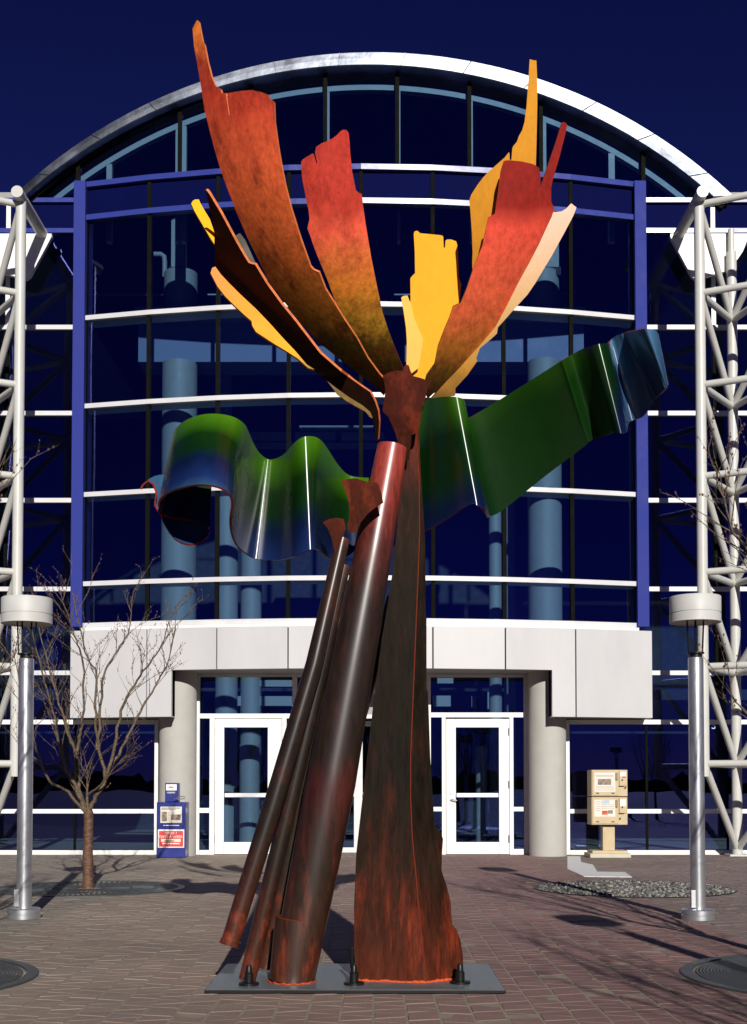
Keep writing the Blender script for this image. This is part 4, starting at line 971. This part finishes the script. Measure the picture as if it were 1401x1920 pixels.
# ------------------------------------------------------------------ tree grates and gravel bed
GRATE = mat('cast_iron_grate', (.075, .085, .085), .5, metal=.4, var=.25)
PIT = mat('soil', (.03, .025, .02), .95)
def grate(c, R_, label, style):
    T = thing('tree_grate', (c.x, c.y, 0), label, 'tree grate', 'round iron tree grates')
    mb = MB(); mb.lathe([(R_-.07, -.04), (R_-.07, .008), (R_-.065, .010), (R_-.008, .010), (R_, .006), (R_, -.04)], (c.x, c.y, 0), 64, smooth=False); mb.build('rim', GRATE, T)
    MB().lathe([(0, -.03), (R_-.05, -.03)], (c.x, c.y, 0), 48, smooth=False).build('soil_pit', PIT, T)
    mb = MB()
    if style == 'radial':
        for r0, r1, n, sk in ((.16, .42, 40, .5), (.46, .68, 64, -.4), (.72, R_-.075, 90, .35)):
            for k in range(n):
                a = 2*math.pi*k/n; da = sk*.16
                hw = .012
                p0 = Vector((r0*math.cos(a), r0*math.sin(a), 0)); p1 = Vector((r1*math.cos(a+da), r1*math.sin(a+da), 0)); d = (p1-p0).normalized(); q = Vector((-d.y, d.x, 0))*hw
                v = [p0-q, p1-q, p1+q, p0+q]; v = [(p.x+c.x, p.y+c.y, .006) for p in v]+[(p.x+c.x, p.y+c.y, -.02) for p in v]
                mb.add(v, [(0, 1, 2, 3), (0, 4, 5, 1), (1, 5, 6, 2), (2, 6, 7, 3), (3, 7, 4, 0)])
        rings = (.15, .44, .70)
    else:
        rings = [.15+.019*k for k in range(int((R_-.225)/.019))]
        for k in range(8):
            a = 2*math.pi*k/8+.2
            mb.tube([(c.x+.14*math.cos(a), c.y+.14*math.sin(a), -.006), (c.x+(R_-.06)*math.cos(a), c.y+(R_-.06)*math.sin(a), -.006)], .012, 6)
    for r in rings:
        hw = .012 if style == 'radial' else .0064
        mb.lathe([(r-hw, -.02), (r-hw, .006), (r+hw, .006), (r+hw, -.02)], (c.x, c.y, 0), 64, smooth=False)
    o = mb.build('grate_bars', GRATE, T); o['kind'] = 'stuff'
    return T
grate(*GRATES[0], 'round iron tree grate at the foot of the bare tree', 'radial')
grate(*GRATES[1], 'round iron tree grate cut by the bottom right edge of the picture', 'ring')
grate(*GRATES[2], 'round iron grate cut by the bottom left edge of the picture', 'ring')
# gravel bed
gc, gr = GRAVEL
STONE = mat('gravel_stone', (.20, .20, .19), .9, var=.5, scale=9)
ico = bmesh.new(); bmesh.ops.create_icosphere(ico, subdivisions=1, radius=1); iv = [v.co.copy() for v in ico.verts]; iff = [tuple(v.index for v in f.verts) for f in ico.faces]; ico.free()
gm = MB(); tn = []
gm.lathe([(0, -.01), (gr, -.01)], (gc.x, gc.y, 0), 48)
rg = random.Random(5)
for k in range(2600):
    a = rg.random()*2*math.pi; r = gr*.985*math.sqrt(rg.random()); s = rg.uniform(.012, .026)
    m_ = Matrix.Rotation(rg.random()*6, 3, 'Z') @ Matrix.Rotation(rg.random()*3, 3, 'X')
    sc = Vector((s*rg.uniform(.8, 1.5), s*rg.uniform(.7, 1.2), s*rg.uniform(.5, .9)))
    gm.add([m_ @ Vector((q.x*sc.x, q.y*sc.y, q.z*sc.z)) + Vector((gc.x+r*math.cos(a), gc.y+r*math.sin(a), rg.uniform(-.004, .012))) for q in iv], iff)
def stone_mat():
    m, n, b = newmat('gravel'); L = n.links; g_ = n.nodes.new('ShaderNodeNewGeometry'); cr = n.nodes.new('ShaderNodeValToRGB')
    e = cr.color_ramp.elements; e[0].color = (.03, .032, .032, 1); e[1].color = (.42, .40, .36, 1); q = e.new(.6); q.color = (.11, .11, .105, 1)
    L.new(g_.outputs['Random Per Island'], cr.inputs[0]); L.new(cr.outputs[0], b.inputs['Base Color']); b.inputs['Roughness'].default_value = .85; return m
go = gm.build('gravel', stone_mat()); go['kind'] = 'stuff'; go['label'] = 'round bed of grey gravel set in the paving on the right'
er = MB(); er.lathe([(gr-.005, -.03), (gr-.005, .008), (gr+.012, .008), (gr+.012, -.03)], (gc.x, gc.y, 0), 64, smooth=False)
tag(er.build('edging_ring', BLACK), 'thin dark metal edging ring round the gravel bed', 'edging ring')

# ------------------------------------------------------------------ bare trees
def bark(name, c1, c2):
    m, n, b = newmat(name); L = n.links; tc = n.nodes.new('ShaderNodeTexCoord')
    mp = n.nodes.new('ShaderNodeMapping'); mp.inputs['Scale'].default_value = (1, 1, 3.5); L.new(tc.outputs['Object'], mp.inputs[0])
    no = n.nodes.new('ShaderNodeTexNoise'); no.inputs['Scale'].default_value = 16; no.inputs['Detail'].default_value = 7; no.inputs['Roughness'].default_value = .75; L.new(mp.outputs[0], no.inputs['Vector'])
    cr = n.nodes.new('ShaderNodeValToRGB'); e = cr.color_ramp.elements; e[0].position = .36; e[0].color = (*c1, 1); e[1].position = .66; e[1].color = (*c2, 1); L.new(no.outputs[0], cr.inputs[0]); L.new(cr.outputs[0], b.inputs['Base Color'])
    b.inputs['Roughness'].default_value = .6
    bp = n.nodes.new('ShaderNodeBump'); bp.inputs['Strength'].default_value = .7; bp.inputs['Distance'].default_value = .01; L.new(no.outputs[0], bp.inputs['Height']); L.new(bp.outputs[0], b.inputs['Normal'])
    return m
BARK = bark('bark', (.035, .016, .010), (.21, .10, .055))
TWIG = bark('twig_bark', (.045, .032, .019), (.19, .135, .08))
BUD = mat('bud', (.11, .06, .035), .8)
def make_tree(base, limbs, label, group, seed, redness=None):
    r = random.Random(seed); T = thing('bare_tree', base, label, 'tree', group)
    bx, by = base[0], base[1]
    fork = Vector((bx, by, .80))
    MB().tube([(bx, by, -.02), (bx+.002, by, .10), (bx-.004, by, .4), (bx+.002, by, .72), fork, fork+Vector((0, 0, .05))], [.066, .057, .053, .050, .052, .03], 18).build('trunk', BARK, T, base)
    tw = MB(); bu = MB()
    def wander(p, d, L_, r0, depth):
        pts = [p.copy()]; n = max(4, int(L_/.07)); q = p.copy(); dd = d.normalized()
        for i in range(n):
            dd = (dd + Vector((r.gauss(0, .10), r.gauss(0, .10), r.gauss(.03, .07)))).normalized(); q = q + dd*(L_/n); pts.append(q.copy())
        tw.tube(pts, [r0*(1-.75*i/n) for i in range(n+1)], 5, caps=False)
        for i in range(1, n+1):
            if r.random() < .40:
                o = Vector((r.gauss(0, 1), r.gauss(0, 1), r.gauss(.3, 1))).normalized()*.010
                c = pts[i]+o; s = r.uniform(.004, .0085)
                bu.add([c+Vector((s, 0, 0)), c+Vector((-s*.5, s*.8, 0)), c+Vector((-s*.5, -s*.8, 0)), c+Vector((0, 0, s*1.8)), c-Vector((0, 0, s))], [(0, 1, 3), (1, 2, 3), (2, 0, 3), (1, 0, 4), (2, 1, 4), (0, 2, 4)])
            if depth > 0 and r.random() < .42:
                side_ = Vector((r.gauss(0, 1), r.gauss(0, 1), 0)); nd = (pts[i]-pts[i-1]).normalized()*.8 + side_.normalized()*.55 + Vector((0, 0, .15))
                wander(pts[i], nd, L_*r.uniform(.35, .6), r0*.6, depth-1)
    for pl_, r0 in limbs:
        # smooth and slightly irregular limb
        pts = []; nP = len(pl_)
        for i in range(nP-1):
            for t in range(5):
                c_ = catmull(tuple(pl_[max(0, i-1)]), tuple(pl_[i]), tuple(pl_[i+1]), tuple(pl_[min(nP-1, i+2)]), t/5)
                pts.append(Vector(c_)+Vector((r.gauss(0, .006), r.gauss(0, .006), 0)))
        pts.append(Vector(pl_[-1])); n = len(pts)
        MB().tube(pts, [r0*(1-.80*(i/(n-1))**.8) for i in range(n)], 10).build('limb', TWIG, T, base)
        for i in range(4, n):
            f = i/(n-1)
            for _ in range(2 if f > .55 else 1):
                if r.random() < .20+.24*f:
                    d = (pts[i]-pts[i-1]).normalized()
                    a = r.random()*2*math.pi
                    nd = d*.9 + Vector((math.cos(a), math.sin(a), .1))*.6
                    wander(pts[i], nd, r.uniform(.22, .62)*(1.15-.45*f), .0046, 2 if f > .3 else 1)
    o = tw.build('twigs', TWIG, T, base); o['kind'] = 'stuff'
    o = bu.build('buds', BUD, T, base); o['kind'] = 'stuff'
    return T
tb = Gp(165, 1665); TY = tb.y
def L2(pxs, dys, r0):
    return ([P(x, y, TY+d) for (x, y), d in zip(pxs, dys)], r0)
fk = (164, 1528)
limbs = [L2([fk, (143, 1478), (123, 1438), (114, 1404), (94, 1315), (68, 1221), (52, 1150)], [0, -.05, -.12, -.2, -.35, -.5, -.6], .026),
         L2([fk, (149, 1478), (143, 1415), (126, 1373), (108, 1307), (88, 1240), (70, 1170)], [0, .05, .12, .2, .4, .55, .65], .028),
         L2([(143, 1415), (150, 1380), (156, 1347), (156, 1244), (143, 1201), (126, 1150), (111, 1100)], [.12, .1, .05, 0, -.1, -.2, -.3], .020),
         L2([fk, (176, 1500), (197, 1461), (186, 1407), (180, 1340), (180, 1264), (160, 1221), (136, 1110)], [0, -.03, -.08, -.15, -.25, -.3, -.35, -.4], .027),
         L2([(197, 1461), (211, 1415), (228, 1333), (246, 1293), (275, 1250), (303, 1210), (322, 1150)], [-.08, -.1, -.15, -.2, -.2, -.25, -.3], .022),
         L2([(197, 1452), (228, 1404), (257, 1347), (285, 1298), (302, 1268), (318, 1232), (328, 1180)], [-.08, .05, .2, .3, .35, .4, .45], .020),
         L2([(183, 1407), (188, 1335), (195, 1267), (220, 1220), (243, 1178), (250, 1110)], [-.15, 0, .1, .2, .3, .35], .019),
         L2([fk, (126, 1484), (94, 1464), (74, 1421), (63, 1378), (40, 1300), (25, 1220)], [0, -.1, -.25, -.35, -.45, -.55, -.6], .020),
         L2([fk, (163, 1490), (164, 1448)], [0, -.04, -.06], .024),
         L2([(164, 1490), (190, 1470), (228, 1425), (262, 1380)], [-.04, -.2, -.35, -.5], .015)]
make_tree((tb.x, tb.y, 0), limbs, 'small bare tree rising from the iron grate left of the entrance', 'bare plaza trees', 11)
def shifted(limbs, base, rot, k=1.0):
    out = []; m_ = Matrix.Rotation(rot, 3, 'Z')
    for pl_, r0 in limbs: out.append(([m_ @ Vector(((p.x-tb.x)*k, (p.y-tb.y)*k, p.z)) + Vector((base[0], base[1], 0)) for p in pl_], r0))
    return out
bR = (GRATES[1][0].x, GRATES[1][0].y, 0); bL = (GRATES[2][0].x, GRATES[2][0].y, 0)
make_tree(bR, shifted(limbs, bR, 3.5, .8), 'bare tree at the right edge with thin twigs reaching over the truss', 'bare plaza trees', 23)
make_tree(bL, shifted(limbs, bL, .9, .72), 'bare tree at the left edge with twigs reaching over the lamp head', 'bare plaza trees', 31)

make_tree((10.4, -5.5, 0), shifted(limbs, (10.4, -5.5, 0), 1.7), 'bare tree across the plaza, seen mirrored in the right window', 'bare plaza trees', 47)
make_tree((2.65, .95, 0), shifted(limbs, (2.65, .95, 0), 4.4), 'bare tree beside the camera whose branch shadows streak the near right paving', 'bare plaza trees', 53)
hb = MB(); v = []; rh = random.Random(9)
for k in range(401):
    a = math.pi*(1+k/400); h = 1.6+2.2*rh.random()**2+1.2*abs(math.sin(k*.05))
    v += [(240*math.cos(a), 240*math.sin(a), -.5), (240*math.cos(a), 240*math.sin(a), h), (300*math.cos(a), 300*math.sin(a), -.5)]
hb.add(v, [(3*k+3, 3*k, 3*k+1, 3*k+4) for k in range(400)]+[(3*k+4, 3*k+1, 3*k+2, 3*k+5) for k in range(400)], 0, False)
struct(hb.build('added_ridge', mat('added_ridge_dark', (.04, .04, .03), 1, var=.3, scale=.05)))  # unseen ridge, added to put a dark horizon into the glass reflections

# ------------------------------------------------------------------ newspaper boxes
BLUEBOX = mat('box_blue', (.012, .022, .20), .35, var=.12, scale=5, coat=.3)
PAPER = mat('newsprint', (.72, .68, .60), .8, var=.06)
INK = mat('ink_black', (.05, .05, .05), .8); REDP = mat('sign_red', (.62, .05, .05), .5); WHITEP = mat('sign_white', (.82, .82, .80), .6)
TANM = mat('box_tan', (.52, .41, .24), .5, var=.10, scale=6); TAND = mat('box_tan_dark', (.30, .22, .12), .6)
PHO1 = mat('photo_grey_brown', (.26, .20, .16), .8, var=.7, scale=22); PHO2 = mat('photo_red', (.55, .10, .04), .8, var=.6, scale=25)
def local_px(x0, y0, x1, y1, Y): 
    return P((x0+x1)/2, (y0+y1)/2, Y)
YN = 18.72
nb_ = thing('newspaper_box', (Xp(320, YN), YN+.2, 0), 'blue newspaper vending box with a red sign in front of the left column', 'newspaper box')
def px_part(name, m, par, x0, y0, x1, y1, Y, dep, b=.004, zb=None):
    o = rect(MB(), x0, y0, x1, y1, Y, dep, zb=zb).build(name, m, par)
    if b: bev(o, b, 2)
    return o
body = px_part('body', BLUEBOX, nb_, 293.5, 1504, 348, 1607, YN, .36, .01, .002)
px_part('coin_head', BLUEBOX, nb_, 309.5, 1468, 335, 1503.6, YN+.10, .16, .008)
px_part('coin_label', WHITEP, nb_, 311.5, 1470.5, 331.5, 1482, YN+.092, .006, 0)
px_part('coin_print', REDP, nb_, 316.5, 1474.8, 325.5, 1477.2, YN+.0905, .003, 0)
px_part('coin_slot', mat('slot_chrome', (.6, .6, .58), .3, metal=.8), nb_, 313, 1484.5, 328.5, 1487.8, YN+.088, .012, .002)
hb = MB(); p0 = P(326, 1499, YN+.02); hb.tube([p0, p0+Vector((.05, -.03, .02)), p0+Vector((.12, -.03, .05)), p0+Vector((.17, -.03, .04)), p0+Vector((.17, -.03, .015)), p0+Vector((.06, -.03, 0))], .008, 8)
hb.build('door_handle', mat('slot_chrome', (.6, .6, .58), .3), nb_)
px_part('door_panel', BLUEBOX, nb_, 297, 1509, 345, 1549, YN-.012, .014, .004)
win = px_part('display_window', PAPER, nb_, 300.8, 1512.5, 341, 1543, YN-.018, .008, .002)
px_part('headline', INK, win, 303, 1514.6, 338, 1515.8, YN-.0195, .003, 0); px_part('headline', INK, win, 303, 1517.5, 330, 1518.3, YN-.0195, .003, 0)
px_part('photo', PHO1, win, 303, 1522, 313, 1540, YN-.0195, .003, 0); px_part('photo', PHO1, win, 320.5, 1527, 339, 1537.5, YN-.0195, .003, 0)
for k in range(6): px_part('text_line', mat('grey_print', (.4, .38, .34), .8), win, 314.5, 1523+k*2.8, 319.5, 1524+k*2.8, YN-.0192, .002, 0)
sg = px_part('sign', WHITEP, nb_, 296, 1555.2, 345.5, 1589.5, YN-.010, .014, .002)
px_part('sign_field', REDP, sg, 298.3, 1558, 343.7, 1587.5, YN-.0125, .004, 0)
text_mesh('OPEN 7', .056, WHITEP, 'lettering', sg, P(320.5, 1562.5, YN-.0135)); text_mesh('DAYS A WEEK', .056, WHITEP, 'lettering', sg, P(320.5, 1569, YN-.0135))
px_part('sign_band', mat('sign_cream', (.75, .72, .50), .6), sg, 302, 1573, 339, 1578.5, YN-.0132, .003, 0); px_part('band_print', INK, sg, 308, 1576, 327, 1577.6, YN-.014, .002, 0)
for qa, qb in ((304.5, 308.5), (309.6, 317.5), (318.8, 323), (324.2, 337)): px_part('small_print', WHITEP, sg, qa, 1580.6, qb, 1582.6, YN-.0132, .002, 0)
for qa, qb in ((306, 309.5), (310.8, 317), (318.4, 336)): px_part('small_print', WHITEP, nb_, qa, 1547, qb, 1548.4, YN-.0142, .003, 0)
YT = 18.80
tn_ = thing('newspaper_box', (Xp(1142, YT), YT+.2, 0), 'tan double-decker newspaper vending box on a pedestal by the right window', 'newspaper box')
px_part('base_slab', mat('slab_concrete', (.55, .52, .42), .8), tn_, 1107, 1600.5, 1183.5, 1606.2, YT-.10, .55, .006, .002)
px_part('base_plate', TANM, tn_, 1111, 1595, 1178, 1600.3, YT-.02, .40, .006)
px_part('pedestal', TANM, tn_, 1130.5, 1549, 1153, 1594.8, YT+.1, .18, .005)
for k, (t_, b_) in enumerate(((1443.5, 1493), (1494.6, 1546.5))):
    bd = px_part('cabinet', TANM, tn_, 1109.3, t_, 1176.8, b_, YT, .38, .006)
    dp = px_part('door_panel', TANM, tn_, 1111, t_+1.5, 1160, b_-1.8, YT-.012, .014, .004)
    wp = px_part('display_window', PAPER, tn_, 1114.5, t_+5, 1154, b_-15 if k else b_-8, YT-.017, .007, .002)
    if k == 0:
        px_part('photo', PHO1, wp, 1121, t_+17, 1146, t_+28, YT-.0185, .003, 0); px_part('headline', INK, wp, 1117, t_+11, 1151, t_+11.8, YT-.0185, .003, 0)
        for q in range(4): px_part('text_line', mat('grey_print', (.4, .38, .34), .8), wp, 1117, t_+31+q*2.2, 1151, t_+31.7+q*2.2, YT-.0185, .002, 0)
    else:
        px_part('photo', mat('photo_pale_blue', (.45, .55, .62), .8, var=.2), wp, 1128, t_+5.5, 1143, t_+12, YT-.0185, .003, 0)
        px_part('photo', PHO2, wp, 1129, t_+25.5, 1139.5, t_+33, YT-.0185, .003, 0); px_part('photo', PHO1, wp, 1140, t_+24.5, 1149, t_+31, YT-.0185, .003, 0)
        for q in range(5): px_part('text_line', mat('grey_print', (.4, .38, .34), .8), wp, 1118, t_+8+q*4.2, 1126, t_+9+q*4.2, YT-.0185, .002, 0)
        for q in range(3): px_part('text_line', mat('grey_print', (.4, .38, .34), .8), wp, 1128, t_+14+q*3.2, 1152, t_+14.8+q*3.2, YT-.0185, .002, 0)
    px_part('coin_panel', TANM, tn_, 1161.5, t_+1.5, 1175.5, t_+30, YT-.022, .024, .005)
    px_part('coin_label', WHITEP, tn_, 1163, t_+4, 1174, t_+(12 if k == 0 else 16.5), YT-.026, .005, 0)
    if k == 0: px_part('coin_sticker', REDP, tn_, 1167, t_+12.4, 1173.5, t_+14.8, YT-.0265, .005, 0)
    px_part('coin_return', BLACK, tn_, 1160, t_+30.3, 1170, t_+31.6, YT-.012, .014, 0)
    mb = MB()
    for hx, hy in ((1167, t_+19), ((1173 if k == 0 else 1163), t_+(33 if k == 0 else 40))):
        c = P(hx, hy, YT-.022); mb.tube([c, c+Vector((0, -.012, 0))], .012, 12)
    mb.build('lock', BLACK, tn_)
    px_part('pull_handle', TAND, tn_, 1155, t_+5, 1159, t_+19, YT-.04, .03, .006)
    for hx in (1118, 1147): px_part('hinge', BLACK, tn_, hx, b_-6.5, hx+5.5, b_-5, YT-.02, .012, 0)
